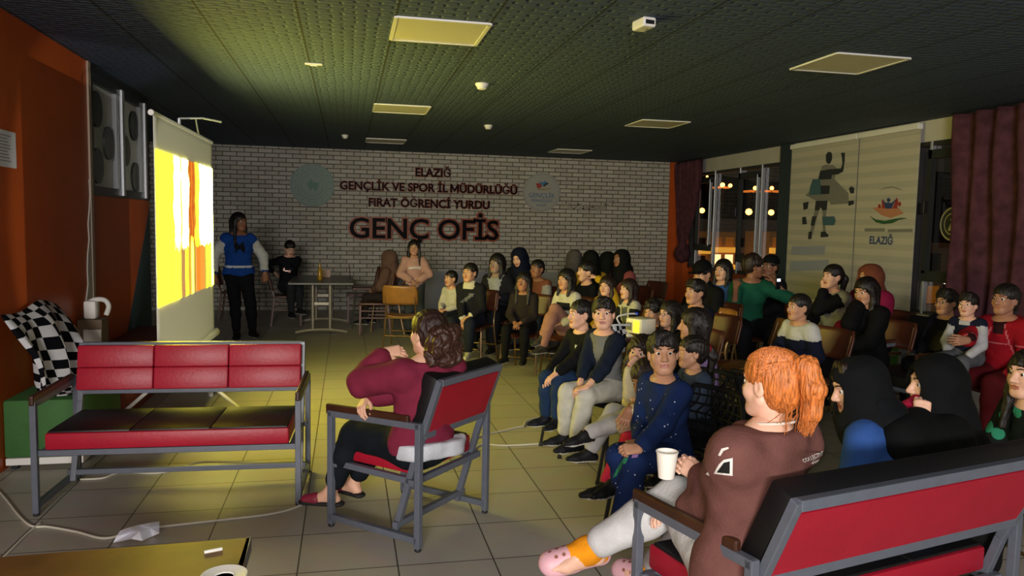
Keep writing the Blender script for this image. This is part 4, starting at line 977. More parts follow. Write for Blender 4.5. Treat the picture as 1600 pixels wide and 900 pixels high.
def hand_blob(bl, w, d, n, side, sc, curl=0.35, spread=0.12, thumb=0.6, grip=None):
    # w wrist, d along the fingers, n out of the back of the hand, side = direction of the thumb
    d, n = unit(d), unit(n); n = unit(n-d*(n @ d)); t = unit(side); t = unit(t-d*(t @ d)-n*(t @ n))
    P = lambda x, y, z: w+(t*x+d*y+n*z)*sc
    for i, x in enumerate((0.027, 0.010, -0.008, -0.025)):
        bl.cone(P(x*0.5, 0.0, 0), P(x, 0.082-0.004*abs(i-1), 0), 0.0165*sc, 0.0115*sc, k=0.012*sc, flat=(n, 0.85))
    lens = (0.070, 0.078, 0.072, 0.056)
    for i, x in enumerate((0.027, 0.010, -0.008, -0.025)):
        p = P(x, 0.082-0.004*abs(i-1), 0); sp = (x/0.026)*spread; c = curl*(1+0.12*i)
        ang = 0.5*c
        for j, fr in enumerate((0.46, 0.30, 0.24)):
            ang += c*(0.55 if j == 0 else 0.9)
            dr = (d*math.cos(ang)-n*math.sin(ang)); dr = unit(dr+t*sp*math.cos(ang))
            q = p+dr*lens[i]*fr*sc
            r0 = (0.0088, 0.0080, 0.0072)[j]*sc*(0.9 if i == 3 else 1); bl.cone(p, q, r0, r0*0.92, k=0.003*sc); p = q
    p = P(0.020, 0.022, -0.004); dr = unit(t*0.8*thumb+d*0.75-n*0.35*(1+curl)); q = p+dr*0.042*sc; bl.cone(p, q, 0.014*sc, 0.0105*sc, k=0.010*sc)
    dr = unit(dr+d*0.5-t*0.35*curl-n*0.2*curl); bl.cone(q, q+dr*0.030*sc, 0.0102*sc, 0.0088*sc, k=0.004*sc); q = q+dr*0.030*sc
    dr = unit(dr-t*0.4*curl); bl.cone(q, q+dr*0.022*sc, 0.0088*sc, 0.0075*sc, k=0.003*sc)
def head_blob(bl, hc, R, s, neck_to, fem=False, face=True, child=False):
    P = lambda x, y, z: hc+R @ (V3(x, y, z)*s)
    ax = R.T
    E = lambda c, r, k=0.02, op='+': bl.ell(P(*c), np.array(r)*s, ax, k*s, op)
    E((0, -0.014, 0.030), (0.074, 0.093, 0.082), 0.02)
    E((0, 0.026, -0.035), (0.060 if not child else 0.063, 0.060, 0.076), 0.03)
    bl.cone(P(-0.012, 0.060, -0.092), P(0.012, 0.060, -0.092), 0.019*s, 0.019*s, 0.03*s)
    for sx in (-1, 1): bl.cone(P(sx*0.052, 0.0, -0.055), P(sx*0.018, 0.055, -0.092), 0.018*s, 0.016*s, 0.03*s)
    bl.cone(P(0, -0.020, -0.045), neck_to, (0.050 if not fem else 0.046)*s, (0.056 if not fem else 0.050)*s, 0.02*s)
    for sx in (-1, 1):
        E((sx*0.036, 0.052, -0.028), (0.026, 0.026, 0.024), 0.025)
        bl.cone(P(sx*0.018, 0.077, 0.030), P(sx*0.046, 0.064, 0.028), 0.010*s, 0.008*s, 0.016*s)
        E((sx*0.031, 0.096, 0.005), (0.018, 0.017, 0.0095), 0.010, '-')
        E((sx*0.077, -0.012, -0.008), (0.010, 0.021, 0.033), 0.010)
        E((sx*0.086, -0.006, -0.004), (0.006, 0.011, 0.018), 0.006, '-')
    bl.cone(P(0, 0.080, 0.012), P(0, 0.101, -0.026), 0.0095*s, 0.0125*s, 0.012*s)
    for sx in (-1, 1): bl.ell(P(sx*0.012, 0.092, -0.030), np.array((0.009, 0.010, 0.008))*s, ax, 0.008*s)
    bl.cone(P(-0.016, 0.079, -0.0555), P(0.016, 0.079, -0.0555), 0.0065*s, 0.0065*s, 0.008*s)
    bl.cone(P(-0.013, 0.078, -0.0665), P(0.013, 0.078, -0.0665), 0.0075*s, 0.0075*s, 0.007*s)
    bl.ell(P(0, 0.094, -0.0605), np.array((0.024, 0.012, 0.0022))*s, ax, 0.004*s, '-')
def hair_shape(bl, style, hc, R, s, tor, rg):
    P = lambda x, y, z: hc+R @ (V3(x, y, z)*s)
    ax = R.T
    E = lambda c, r, k=0.02, op='+': bl.ell(P(*c), np.array(r)*s, ax, k*s, op)
    th = {'short': 1.0, 'buzz': 0.965, 'fringe': 1.06, 'curly': 1.10, 'long': 1.06, 'pony': 1.03, 'bun': 1.04, 'bob': 1.10, 'red': 1.04}.get(style, 1.04)
    E((0, -0.020, 0.040), (0.084*th, 0.102*th, 0.086*th))
    E((0, -0.050, -0.010), (0.074*th, 0.068*th, 0.080*th), 0.03)
    if style in ('short', 'buzz', 'fringe', 'curly'): bl.cut(P(0, -0.02, -0.058), R @ V3(0, 0.35, -1), 0.01*s)
    # open the face and ears
    E((0, 0.112, -0.030), (0.078, 0.062, 0.088), 0.012, '-')
    for sx in (-1, 1): E((sx*0.085, 0.012, -0.040), (0.030, 0.036, 0.046), 0.012, '-')
    if style == 'fringe':
        for x in (-0.045, -0.018, 0.012, 0.042): bl.cone(P(x*0.8, 0.045, 0.105), P(x, 0.086-abs(x)*0.35, 0.058), 0.020*s, 0.010*s, 0.014*s)
    if style == 'curly':
        for i in range(46):
            a = rg.uniform(0, 6.28); e = rg.uniform(0.05, 1.5); v = V3(math.cos(a)*math.cos(e)*0.084, math.sin(a)*math.cos(e)*0.098-0.018, 0.045+math.sin(e)*0.082)
            if v[1] > 0.06 and v[2] < 0.06: continue
            E(v, (0.020, 0.020, 0.018), 0.010)
    if style in ('long', 'bob'):
        dn = 0.24 if style == 'long' else 0.11
        back = unit(tor[1])*-1
        for sx in (-1, 1):
            bl.cone(P(sx*0.072, 0.012, 0.02), P(sx*0.080, 0.012, -0.09), 0.026*s, 0.024*s, 0.03*s)
            e = P(sx*0.080, 0.005, -0.09)+V3(0, 0, -dn*0.75*s)+unit(tor[1])*0.045*s
            bl.cone(P(sx*0.080, 0.012, -0.09), e, 0.026*s, 0.016*s, 0.03*s)
        bl.cone(P(-0.035, -0.07, 0.0), P(-0.04, -0.075, -0.10)+V3(0, 0, -dn*s), 0.055*s, 0.035*s, 0.03*s); bl.cone(P(0.035, -0.07, 0.0), P(0.04, -0.075, -0.10)+V3(0, 0, -dn*s), 0.055*s, 0.035*s, 0.03*s)
    if style == 'pony':
        E((0, -0.125, 0.030), (0.026, 0.024, 0.026), 0.012)
        bl.cone(P(0, -0.135, 0.03), P(0, -0.165, -0.03), 0.024*s, 0.038*s, 0.02*s); bl.cone(P(0, -0.165, -0.03), P(0, -0.150, -0.14), 0.038*s, 0.022*s, 0.02*s)
    if style == 'ponylow':
        bl.cone(P(0, -0.11, -0.02), P(0, -0.13, -0.14), 0.036*s, 0.020*s, 0.02*s)
    bl.wr = 0; f = 1/s
    amp = 0.0035*s if style != 'buzz' else 0.001*s
    ph = rg.uniform(0, 9)
    bl.strand = lambda Q: amp*(np.sin(Q[:, 0]*150*f+Q[:, 1]*90*f+2*np.sin(Q[:, 2]*30*f)+ph)*np.sin(Q[:, 1]*130*f-Q[:, 0]*60*f+1.5*np.sin(Q[:, 2]*26*f+ph)))
def scarf_shape(bl, hc, R, s, sh, chest, neck, rg, fwd, back=0.5, wide=1.0, opening=1.0, drape=0.22):
    P = lambda x, y, z: hc+R @ (V3(x, y, z)*s)
    ax = R.T
    E = lambda c, r, k=0.02, op='+': bl.ell(P(*c), np.array(r)*s, ax, k*s, op)
    E((0, -0.018, 0.028), (0.098*wide, 0.118*wide, 0.104*wide), 0.02)
    E((0, 0.015, -0.055), (0.086*wide, 0.092, 0.085), 0.04)
    bl.cone(P(0, -0.03, -0.05), neck+V3(0, 0, 0.0), 0.098*s*wide, 0.115*s, 0.05*s)
    mid = (sh[0]+sh[1])/2
    for i in (0, 1): bl.cone(neck, mid*0.45+sh[i]*0.55+V3(0, 0, -0.02*s), 0.10*s, 0.085*s, 0.05*s)
    bl.cone(neck+fwd*0.03*s, chest+fwd*0.085*s+V3(0, 0, 0.06*s), 0.10*s, 0.09*s, 0.05*s)
    bl.cone(neck-fwd*0.04*s, chest-fwd*0.075*s+V3(0, 0, -(drape-0.22)*s), 0.105*s, 0.095*s, 0.05*s)
    E((0, 0.110, -0.012), (0.060*opening, 0.078, 0.084*opening), 0.012, '-')
    bl.wr = 0.0035*s; bl.wf = 0.9/s
NP = [0]; DEBUG = False
def person(label, head, Y, seat=0.45, hd=180, hh=None, pitch=0, roll=0, lean=8, side=0, twist=0, fem=False, S=None, skin=('mid', 'b98a6c'), hair=('short', 'black', '0d0b0c'), top=('shirt', '333333'), topm=None, sleeve=1.0,
           legs=('trousers', '222222'), legm=None, shoe=('shoe', '1a1a1c'), hands=None, kneespread=0.10, feet=None, poles=None, hcurl=(0.35, 0.35), hdir=(None, None), hn=(None, None), build=1.0, hs=None, lod=1, scarf=None, extra=None,
           face=True, standing=False, cuffs=0.97, sole='b9b6ae', hem=0.0, bare_feet=False, knees=None, footdir=None, thumb=(None, None), collar=None, neckline=0.012, ti=0.016, name='person', hidelegs=False, ankcut=0.88):
    NP[0] += 1; rg = random.Random(NP[0]); hh = hd if hh is None else hh
    hp = atY(head[0], head[1], Y) if Y is not None else np.asarray(head, float)
    a0 = R_(hd-90); Rb = rotz(a0)
    def spine(s):
        ln, sd = R_(lean), R_(side)
        def dirv(k): return rotz(R_(twist)*k) @ (rotx(-ln*k) @ roty(sd*k)) @ V3(0, 0, 1)
        p0 = V3(0, 0, 0); p1 = p0+dirv(0.5)*0.17*s; p2 = p1+dirv(0.95)*0.17*s; p3 = p2+dirv(1.25)*0.165*s
        hl = R_(lean)
        Rh = rotz(R_(hh-hd)) @ rotx(R_(pitch)) @ roty(R_(roll))
        hsz = (hs if hs else s*1.04*(1+(1-s)*0.6 if s < 1 else 1))
        nk = dirv(0.7); hcen = p3+nk*0.078*s+ (Rh @ V3(0, 0.020, 0.085))*hsz
        return p0, p1, p2, p3, hcen, Rh, hsz, dirv
    pel = lambda s: (0.525*1.70*s if standing else seat+0.095*s)
    if S is None:
        S_ = 1.0
        for _ in range(12):
            z = pel(S_)+spine(S_)[4][2]; S_ *= (hp[2]/z) if standing else 1+(hp[2]-z)/0.85
        S_ = min(1.12, max(0.55, S_))
    else: S_ = S
    s = S_
    p0, p1, p2, p3, hc, Rh, hsz, dirv = spine(s)
    pz = hp[2]-hc[2]
    off = V3(0, 0, pz)
    root = hp-Rb @ hc; root[2] = 0
    root = V3(root[0], root[1], 0.0)
    t = thing(name, label, 'person', root, a0)
    inv = lambda w: Rb.T @ (np.asarray(w, float)-root)
    def tgt(v):
        if v is None: return None
        if len(v) == 4 and v[0] == 'w': return inv(atY(v[1], v[2], v[3]))
        return off+V3(*v)*s
    p0, p1, p2, p3, hc = [p+off for p in (p0, p1, p2, p3, hc)]
    Rt = rotz(R_(twist)) @ rotx(-R_(lean)) @ roty(R_(side)); fw = Rt @ V3(0, 1, 0); rt = Rt @ V3(1, 0, 0)
    b = build; shw = (0.148 if fem else 0.160)*s*(0.5+0.5*b)
    shc = p3+dirv(1.25)*(-0.060*s)
    SHR = [shc-rt*shw, shc+rt*shw]       # left (-x), right (+x)
    HIP = [p0+V3(-0.088*s, 0, -0.01*s), p0+V3(0.088*s, 0, -0.01*s)]
    # arms
    L1, L2 = 0.285*s, 0.245*s
    hands = hands or ((-0.10, 0.34, 0.10), (0.10, 0.34, 0.10))
    arms = []
    for i in (0, 1):
        sg = -1 if i == 0 else 1
        pole = (poles[i] if poles and poles[i] is not None else (sg*0.75, -0.45, -0.7))
        el, wr = ik(SHR[i], tgt(hands[i]), L1, L2, Rb.T @ V3(*pole[1:]) if pole[0] == 'd' else V3(*pole)); arms.append((SHR[i], el, wr))
    if DEBUG:
        for i in (0, 1):
            if len(hands[i]) == 4 and np.linalg.norm(tgt(hands[i])-arms[i][2]) > 0.02: print('REACH', label[:40], i, np.linalg.norm(tgt(hands[i])-arms[i][2]).round(2))
    # legs
    T1, T2 = 0.425*s, 0.415*s; LG = []
    for i in (0, 1):
        sg = -1 if i == 0 else 1
        if standing:
            f = V3(sg*0.09*s, 0.01, 0.085*s) if not feet or feet[i] is None else tgt(feet[i])
            kn, an = ik(HIP[i], f, T1, T2, V3(0, 1, 0))
        else:
            if knees and knees[i] is not None:
                k_ = tgt(knees[i]); kn = HIP[i]+unit(k_-HIP[i])*T1
                f = tgt(feet[i]) if feet and feet[i] is not None else kn+V3(0, 0.02, -1)
                an = kn+unit(f-kn)*T2
            else:
                f = tgt(feet[i]) if feet and feet[i] is not None else V3(HIP[i][0]+sg*kneespread*0.6*s, 0.46*s, 0.085*s)
                if not feet or feet[i] is None:
                    kz = off[2]-0.03*s; f[2] = max(0.085*s, kz-0.97*T2)
                kn, an = ik(HIP[i], f, T1, T2, V3(sg*kneespread, 0.75, 0.8))
        LG.append((HIP[i], kn, an))
    fds = []
    for i in (0, 1):
        sg = -1 if i == 0 else 1; fd = V3(sg*0.18, 1, 0) if not footdir or footdir[i] is None else (Rb.T @ V3(*footdir[i][1:]) if footdir[i][0] == 'd' else V3(*footdir[i])); fds.append(unit(fd))
    h0 = {0: 0.013, 1: 0.016, 2: 0.019}[lod]; hh_ = {0: 0.0042, 1: 0.0055, 2: 0.0075}[lod]*max(0.8, hsz); hn_ = {0: 0.0034, 1: 0.005, 2: 0.0065}[lod]
    # ---- body
    def torso(bl, e, m=1.0):
        bl.cone(p0-rt*0.06*s, p0+rt*0.06*s, 0.118*s*b+e, 0.118*s*b+e, 0.05*s, flat=(fw, 0.88))
        bl.cone(p0, p1, 0.125*s*b+e, (0.118 if fem else 0.125)*s*b+e, 0.05*s, flat=(fw, 0.80))
        bl.cone(p1, p2, (0.118 if fem else 0.125)*s*b+e, 0.142*s*b+e, 0.05*s, flat=(fw, 0.74))
        bl.cone(p2, p3-dirv(1.25)*0.05*s, 0.142*s*b+e, 0.105*s*b+e, 0.05*s, flat=(fw, 0.72))
        for i in (0, 1): bl.cone(p3-dirv(1.25)*0.012*s, SHR[i], 0.046*s+e, 0.049*s*b+e, 0.05*s)
        if fem and s > 0.9:
            for i in (-1, 1): bl.ell(p2+fw*0.075*s+rt*i*0.07*s+dirv(1)*0.0, np.array((0.058, 0.05, 0.058))*s+e, None, 0.04*s)
    def armc(bl, i, e, frac=1.0, loose=0.0, trim=False):
        a, el, wr = arms[i]
        bl.cone(a, el, 0.047*s*b+e+loose, 0.039*s*b+e+loose, 0.03*s)
        if frac > 0.5 and trim: frac = max(0.4, frac-(0.030*s+e+loose)*0.85/np.linalg.norm(wr-el))
        if frac > 0.02: bl.cone(el, el+(wr-el)*frac, 0.039*s*b+e+loose, (0.039-0.012*frac)*s+e+loose*(1.1 if frac > .8 else 1), 0.02*s)
    def legc(bl, i, e, frac=1.0, loose=0.0, trim=False):
        a, kn, an = LG[i]
        bl.cone(a, kn, 0.080*s*b+e+loose, 0.056*s*b+e+loose, 0.05*s)
        if frac > 0.02:
            md = kn+(an-kn)*0.35; bl.cone(kn, md, 0.055*s*b+e+loose, 0.053*s*b+e+loose, 0.03*s)
            if trim: frac = frac-(0.036*s+e+loose)*0.7/np.linalg.norm(an-kn)
            q = kn+(an-kn)*frac; bl.cone(md, q, 0.053*s*b+e+loose, (0.052-0.016*(frac-0.35)/0.65)*s+e+loose, 0.03*s)
    body = Blob(); torso(body, 0)
    for i in (0, 1): armc(body, i, -0.002, 0.97); legc(body, i, -0.002)
    for i in (0, 1):
        an = LG[i][2]; d = fds[i]; d0 = V3(d[0], d[1], d[2]); dn = unit(V3(0, 0, -1)-d0*(-d0[2]))
        hl = an+dn*0.045*s-d0*0.035*s; bl_ = an+dn*0.052*s+d0*0.10*s
        body.cone(an, hl, 0.034*s, 0.030*s, 0.02*s); body.cone(an, bl_, 0.032*s, 0.026*s, 0.03*s); body.cone(hl, bl_, 0.028*s, 0.030*s, 0.02*s); body.cone(bl_, bl_+d0*0.055*s, 0.030*s, 0.018*s, 0.02*s, flat=(dn, 0.7))
    pieces = [body.mesh(h0*max(0.75, s))]
    hb = Blob(); head_blob(hb, hc, Rh, hsz, p3-dirv(1)*0.03*s, fem, face, s < 0.9); pieces.append(hb.mesh(hh_))
    for i in (0, 1):
        sg = -1 if i == 0 else 1; a, el, wr = arms[i]; fd = unit(wr-el)
        wd_ = lambda v: Rb.T @ V3(*v[1:]) if v[0] == 'd' else V3(*v)
        d = fd if hdir[i] is None else (unit(tgt(hdir[i])-wr) if hdir[i][0] == 'w' else wd_(hdir[i]))
        n = wd_(hn[i]) if hn[i] is not None else V3(0, 0.25, 1)
        sd = wd_(thumb[i]) if thumb[i] is not None else V3(-sg, 0.2, 0.1)
        hl_ = Blob(); hl_.cone(wr-fd*0.06*s, wr, 0.029*s, 0.025*s, 0.01); hand_blob(hl_, wr, d, n, sd, s*(1.0 if s > .9 else 1.06), hcurl[i]); pieces.append(hl_.mesh(hn_))
    P = lambda x, y, z: hc+Rh @ (V3(x, y, z)*hsz)
    lc = P(0, 0.088, -0.0605)
    def lipfn(X):
        q = (X-lc) @ Rh/hsz
        return ((np.abs(q[:, 0]) < 0.023) & (np.abs(q[:, 2]) < 0.0125-0.18*np.abs(q[:, 0])) & (q[:, 1] > -0.02)).astype(int)
    obj_of(to_mesh('body', pieces, [SKIN(*skin), LIP], lipfn), 'body', t)
    if face:
        for sx in (-1, 1):
            c = P(sx*0.031, 0.0695, 0.006); r = 0.0128*hsz
            e = MB(); g = unit(Rh @ V3(0, 1, -0.05)); q = Vector((0, 0, 1)).rotation_difference(Vector(g)).to_matrix()
            pr = [(0, 1), (0.36, 0.933), (0.60, 0.80), (0.62, 0.785), (0.8, 0.6), (1, 0), (0.7, -0.7), (0, -1)]
            e.use(IRIS); e.lathe([(x*r, z*r) for x, z in pr[:3]], c, 14, q); e.use(EYEW); e.lathe([(x*r, z*r) for x, z in pr[2:]], c, 14, q)
            e.build('eye', parent=t, smooth=True)
            ey = MB().use(hair_mat(hair[1], hair[2]) if hair[0] != 'none' else hair_mat('black', '0d0b0c'))
            ey.tube([P(sx*0.014, 0.0905, 0.0285), P(sx*0.030, 0.0855, 0.034), P(sx*0.047, 0.0715, 0.029)], [0.0032*hsz, 0.0038*hsz, 0.0018*hsz], 6)
            ey.build('eyebrow', parent=t, smooth=True)
    # ---- trousers
    lo = legs[2] if len(legs) > 2 else 0.008
    tr = Blob(); tr.cone(p0-rt*0.06*s, p0+rt*0.06*s, 0.120*s*b+0.008, 0.120*s*b+0.008, 0.05*s, flat=(fw, 0.90)); tr.cone(p0, p0+(p1-p0)*0.5, 0.125*s*b+0.008, 0.12*s*b+0.006, 0.05*s, flat=(fw, 0.82))
    for i in (0, 1): legc(tr, i, 0.006, ankcut+0.08, lo, True)
    tr.wr = 0.0035*s; tr.wf = 0.8/s
    KX = dict(p0=p0, p1=p1, p2=p2, p3=p3, hc=hc, arms=arms, legs=LG, rt=rt, fw=fw, s=s, Rh=Rh, hsz=hsz, t=t, P=P, shr=SHR, dirv=dirv, fds=fds, inv=inv, pieces=tgt, Rb=Rb, root=root)
    lm = legm(KX) if legm else ([cloth(legs[1], legs[1])], None)
    obj_of(to_mesh(legs[0], [tr.mesh(h0*0.8*max(0.75, s))], *lm), legs[0], t)
    # ---- top
    tp = Blob(); e = ti*s; torso(tp, e)
    if hem: 
        for i in (0, 1): tp.cone(HIP[i], HIP[i]+(LG[i][1]-HIP[i])*hem, 0.088*s*b+e, 0.082*s*b+e, 0.05*s)
    else: tp.cut(p0-dirv(0.3)*0.045*s, -dirv(0.3), 0.01)
    if collar: tp.cone(p3+dirv(1)*0.0*s-fw*0.012*s, p3+dirv(1)*collar*s+fw*0.004*s, 0.074*s, 0.066*s, 0.02*s)
    else: tp.cut(p3+dirv(1.1)*neckline*s, dirv(1.25)+fw*0.25, 0.006)
    sl = sleeve if isinstance(sleeve, (tuple, list)) else (sleeve, sleeve); lsl = top[2] if len(top) > 2 else 0.006
    for i in (0, 1):
        if sl[i] > 0.02: armc(tp, i, e*0.75, 0.99*sl[i], lsl, True)
        elif sl[i] > -0.9:
            a, el, wr = arms[i]; tp.cone(a, a+(el-a)*(1+sl[i]), 0.049*s*b+e+lsl, 0.046*s*b+e+lsl, 0.03*s)
    tp.wr = 0.0045*s; tp.wf = 0.8/s
    if extra: extra(tp, KX)
    tm = topm(KX) if topm else ([cloth(top[1], top[1])], None)
    obj_of(to_mesh(top[0], [tp.mesh(h0*0.8*max(0.75, s))], *tm), top[0], t)
    # ---- shoes
    if not bare_feet and not hidelegs:
        for i in (0, 1):
            an = LG[i][2]; d0 = fds[i]; dn = unit(V3(0, 0, -1)-d0*(-d0[2]))
            sh = Blob(); hl = an+dn*0.048*s-d0*0.045*s; bl_ = an+dn*0.052*s+d0*0.11*s
            sh.cone(an+dn*0.008*s, hl, 0.044*s, 0.042*s, 0.02*s); sh.cone(an+dn*0.01*s, bl_, 0.042*s, 0.036*s, 0.03*s); sh.cone(hl, bl_, 0.040*s, 0.044*s, 0.02*s); sh.cone(bl_, bl_+d0*0.065*s, 0.043*s, 0.030*s, 0.02*s, flat=(dn, 0.8))
            sh.cut(an+dn*0.085*s, dn, 0.004); 
            pl = an+dn*0.066*s
            obj_of(to_mesh(shoe[0], [sh.mesh(0.007*max(.8, s) if lod < 2 else 0.010)], [cloth('shoe'+shoe[1], shoe[1], 0.6), mat('sole_'+sole, sole, 0.6)], lambda X, pl=pl, dn=dn: (((X-pl) @ dn) > 0).astype(int)), shoe[0], t)
    # ---- hair or scarf
    if hair[0] not in ('none',):
        hbk = Blob(); hair_shape(hbk, hair[0], hc, Rh, hsz, (rt, fw), rg)
        obj_of(to_mesh('hair', [hbk.mesh(hh_*1.15)], [hair_mat(hair[1], hair[2])]), 'hair', t)
    if scarf:
        sc = Blob(); scarf_shape(sc, hc, Rh, hsz, SHR, p2, p3, rg, fw, **scarf[2] if len(scarf) > 2 else {})
        obj_of(to_mesh(scarf[0], [sc.mesh({0: 0.008, 1: 0.009, 2: 0.011}[lod])], [cloth(scarf[1], scarf[1])]), scarf[0], t)
    KX['obj'] = t
    if DEBUG: print('PERSON', label[:45], 'S', round(s, 2), 'pelz', round(float(p0[2]), 2), 'root', root.round(2))
    return KX
# ------------------------------------------------------------------ cloth that changes by region
def on_sleeve(K, X, t0=0.12, grow=0.085):
    s = K['s']; m = np.zeros(len(X), bool)
    for (a, el, wr) in K['arms']:
        for p, q, lo in ((a, el, t0), (el, wr, -0.1)):
            d = q-p; t = ((X-p) @ d)/(d @ d); r = np.linalg.norm(X-p-np.outer(np.clip(t, 0, 1), d), axis=1)
            m |= (t > lo) & (t < 1.25) & (r < grow*s)
    return m
def near_wrist(K, X, lo=0.72):
    m = np.zeros(len(X), bool)
    for (a, el, wr) in K['arms']:
        d = wr-el; t = ((X-el) @ d)/(d @ d); r = np.linalg.norm(X-el-np.outer(np.clip(t, 0, 1.2), d), axis=1); m |= (t > lo) & (r < 0.07*K['s'])
    return m
def two_tone(body, sleeve, **kw):
    return lambda K: ([cloth(body, body), cloth(sleeve, sleeve)], lambda X: on_sleeve(K, X, **kw).astype(int))
def front(K, X): return (X-K['p2']) @ K['fw']
def across(K, X): return (X-K['p2']) @ K['rt']
def upz(K, X): return (X-K['p2']) @ unit(K['p3']-K['p1'])
def speckle(name, base, dots, scale=26, size=0.12, only=0.4):
    m = cloth(name, base); nt, b = nodes(m); N = nt.nodes; L = nt.links
    if 'done' in m: return m
    m['done'] = 1
    tc = N.new('ShaderNodeTexCoord'); vo = N.new('ShaderNodeTexVoronoi'); vo.inputs['Scale'].default_value = scale
    L.new(tc.outputs['Object'], vo.inputs['Vector'])
    lt = N.new('ShaderNodeMath'); lt.operation = 'LESS_THAN'; lt.inputs[1].default_value = size
    sx = N.new('ShaderNodeSeparateColor'); L.new(vo.outputs['Color'], sx.inputs[0]); l2 = N.new('ShaderNodeMath'); l2.operation = 'LESS_THAN'; l2.inputs[1].default_value = only
    L.new(sx.outputs[0], l2.inputs[0]); L.new(vo.outputs['Distance'], lt.inputs[0])
    mu = N.new('ShaderNodeMath'); mu.operation = 'MULTIPLY'; L.new(lt.outputs[0], mu.inputs[0]); L.new(l2.outputs[0], mu.inputs[1])
    mx = N.new('ShaderNodeMix'); mx.data_type = 'RGBA'; mx.inputs[7].default_value = (*hexc(dots), 1); mx.inputs[6].default_value = (*hexc(base), 1)
    L.new(mu.outputs[0], mx.inputs['Factor']); L.new(mx.outputs[2], b.inputs['Base Color']); return m
def patch(K, mb_m, pts, name='print', lift=0.0):
    # a print that lies on the chest: points (across, up) in units of the body, wrapped on the front
    return None
def decal_on(K, garment, pts, m, name, o, ux, uy, n, lift=0.0015):
    # outline dropped on the garment along -n
    g = [c for c in K['obj'].children if c.name.split('.')[0] == garment][0]
    from mathutils.bvhtree import BVHTree
    me = g.data; bv = BVHTree.FromPolygons([v.co for v in me.vertices], [tuple(p.vertices) for p in me.polygons])
    b = MB().use(m); c = np.mean(np.array(pts), axis=0); fine = []
    k = len(pts)
    for i in range(k):
        for j in range(4): fine.append(np.array(pts[i])+(np.array(pts[(i+1) % k])-np.array(pts[i]))*j/4)
    V = []
    def drop(p):
        q = np.asarray(o)+np.asarray(ux)*p[0]+np.asarray(uy)*p[1]; h = bv.ray_cast(Vector(q+np.asarray(n)*0.25), Vector(-np.asarray(n)))
        return (h[0]+h[1]*lift) if h[0] is not None else None
    ring = [[drop(c+(f-c)*r) for f in fine] for r in (1.0, 0.66, 0.33)]; cc = drop(c)
    if cc is None or any(p is None for r in ring for p in r): return
    vs = [tuple(p) for r in ring for p in r]+[tuple(cc)]; n_ = len(fine); fs = []
    for r in (0, 1):
        for i in range(n_): fs.append((r*n_+i, r*n_+(i+1) % n_, (r+1)*n_+(i+1) % n_, (r+1)*n_+i))
    for i in range(n_): fs.append((2*n_+i, 2*n_+(i+1) % n_, 3*n_))
    b.add(vs, fs); ob = b.build(name, parent=g); return ob
DARKSK = ('dark', '8f6248'); MID = ('mid', 'b5866a'); FAIR = ('fair', 'd2a389'); BLK = ('black', '0d0b0c'); BRN = ('brown', '2a1812')
FACE_AWAY = dict(face=False)
seat_no = [0]
def seat_under(K, who, hd, kind='shell', dz=0.0, back=0.02, wood=None):
    r = K['root']; f = V3(math.cos(R_(hd)), math.sin(R_(hd)), 0); x, y = (r-f*back)[:2]
    if kind == 'shell': return shell_chair('brown shell chair under the '+who, (x, y), hd, wood or CWD)
    return mesh_chair('black pierced plastic chair under the '+who, (x, y), hd)

# ------------------------------------------------------------------ far end of the room
def varsity(K):
    def f(X):
        r = on_sleeve(K, X, 0.16).astype(int); u = upz(K, X); s = K['s']
        r[(u < -0.235*s) & (r == 0)] = 2; r[(u < -0.262*s) & (r == 2)] = 0; r[near_wrist(K, X, 0.9)] = 0
        return r
    return [cloth('varsity', '16408c'), cloth('varsity_sleeve', 'b9b9b4'), cloth('varsity_stripe', 'c2c5cc')], f
K = person('person standing by the screen in blue varsity jacket with pale sleeves', (374, 347), 10.75, standing=True, hd=283, hh=318, fem=True, lean=2, skin=DARKSK, hair=('long', 'black', '15100f'), top=('jacket', '16408c', 0.012), topm=varsity, ti=0.022,
           legs=('trousers', '101116'), shoe=('shoe', '1a1614'), hands=((0.31, 0.02, -0.02), (-0.33, 0.06, 0.0))[::-1], lod=2, build=1.05, feet=[(-0.17, 0.02, -0.79), (0.04, 0.10, -0.80)])
decal_on(K, 'jacket', [(-0.07, -0.06), (-0.04, -0.06), (-0.04, 0.0), (0.0, -0.03), (0.04, 0.0), (0.04, -0.06), (0.07, -0.06), (0.07, 0.07), (0.03, 0.07), (0, 0.03), (-0.03, 0.07), (-0.07, 0.07)], cloth('patch', '14161f'), 'chest_letter', K['p2'], K['rt'], V3(0, 0, 1), K['fw'])
K = person('person in black sitting at the dark table, looking at a lit phone', (453, 388), 12.3, hd=300, hh=288, pitch=-28, lean=2, skin=FAIR, hair=('short', 'black', '0d0b0c'), top=('sweater', '0f1014'), legs=('trousers', '26282c'), hands=(('w', 452, 424, 12.0), ('w', 427, 424, 12.35)), lod=2, hcurl=(0.9, 0.3),
           hdir=(('d', -0.5, -0.3, 0.6), None), knees=[('w', 470, 445, 11.95), ('w', 460, 452, 11.8)], S=0.90)
p = atY(449, 416, 11.92); ph = thing('phone', 'lit phone held by the boy in black at the table', 'phone', p, 0.0)
rt_ = Matrix.Rotation(R_(-35), 3, 'X'); MB().box((0, 0, 0), (0.075, 0.010, 0.15), rt_, 0.004).build('phone_case', DARKM, ph); MB().box(rt_ @ Vector((0, 0.0062, 0)), (0.068, 0.002, 0.14), rt_).build('phone_screen', mat('phone_glow', 'dfe8ff', emit=5.0), ph)
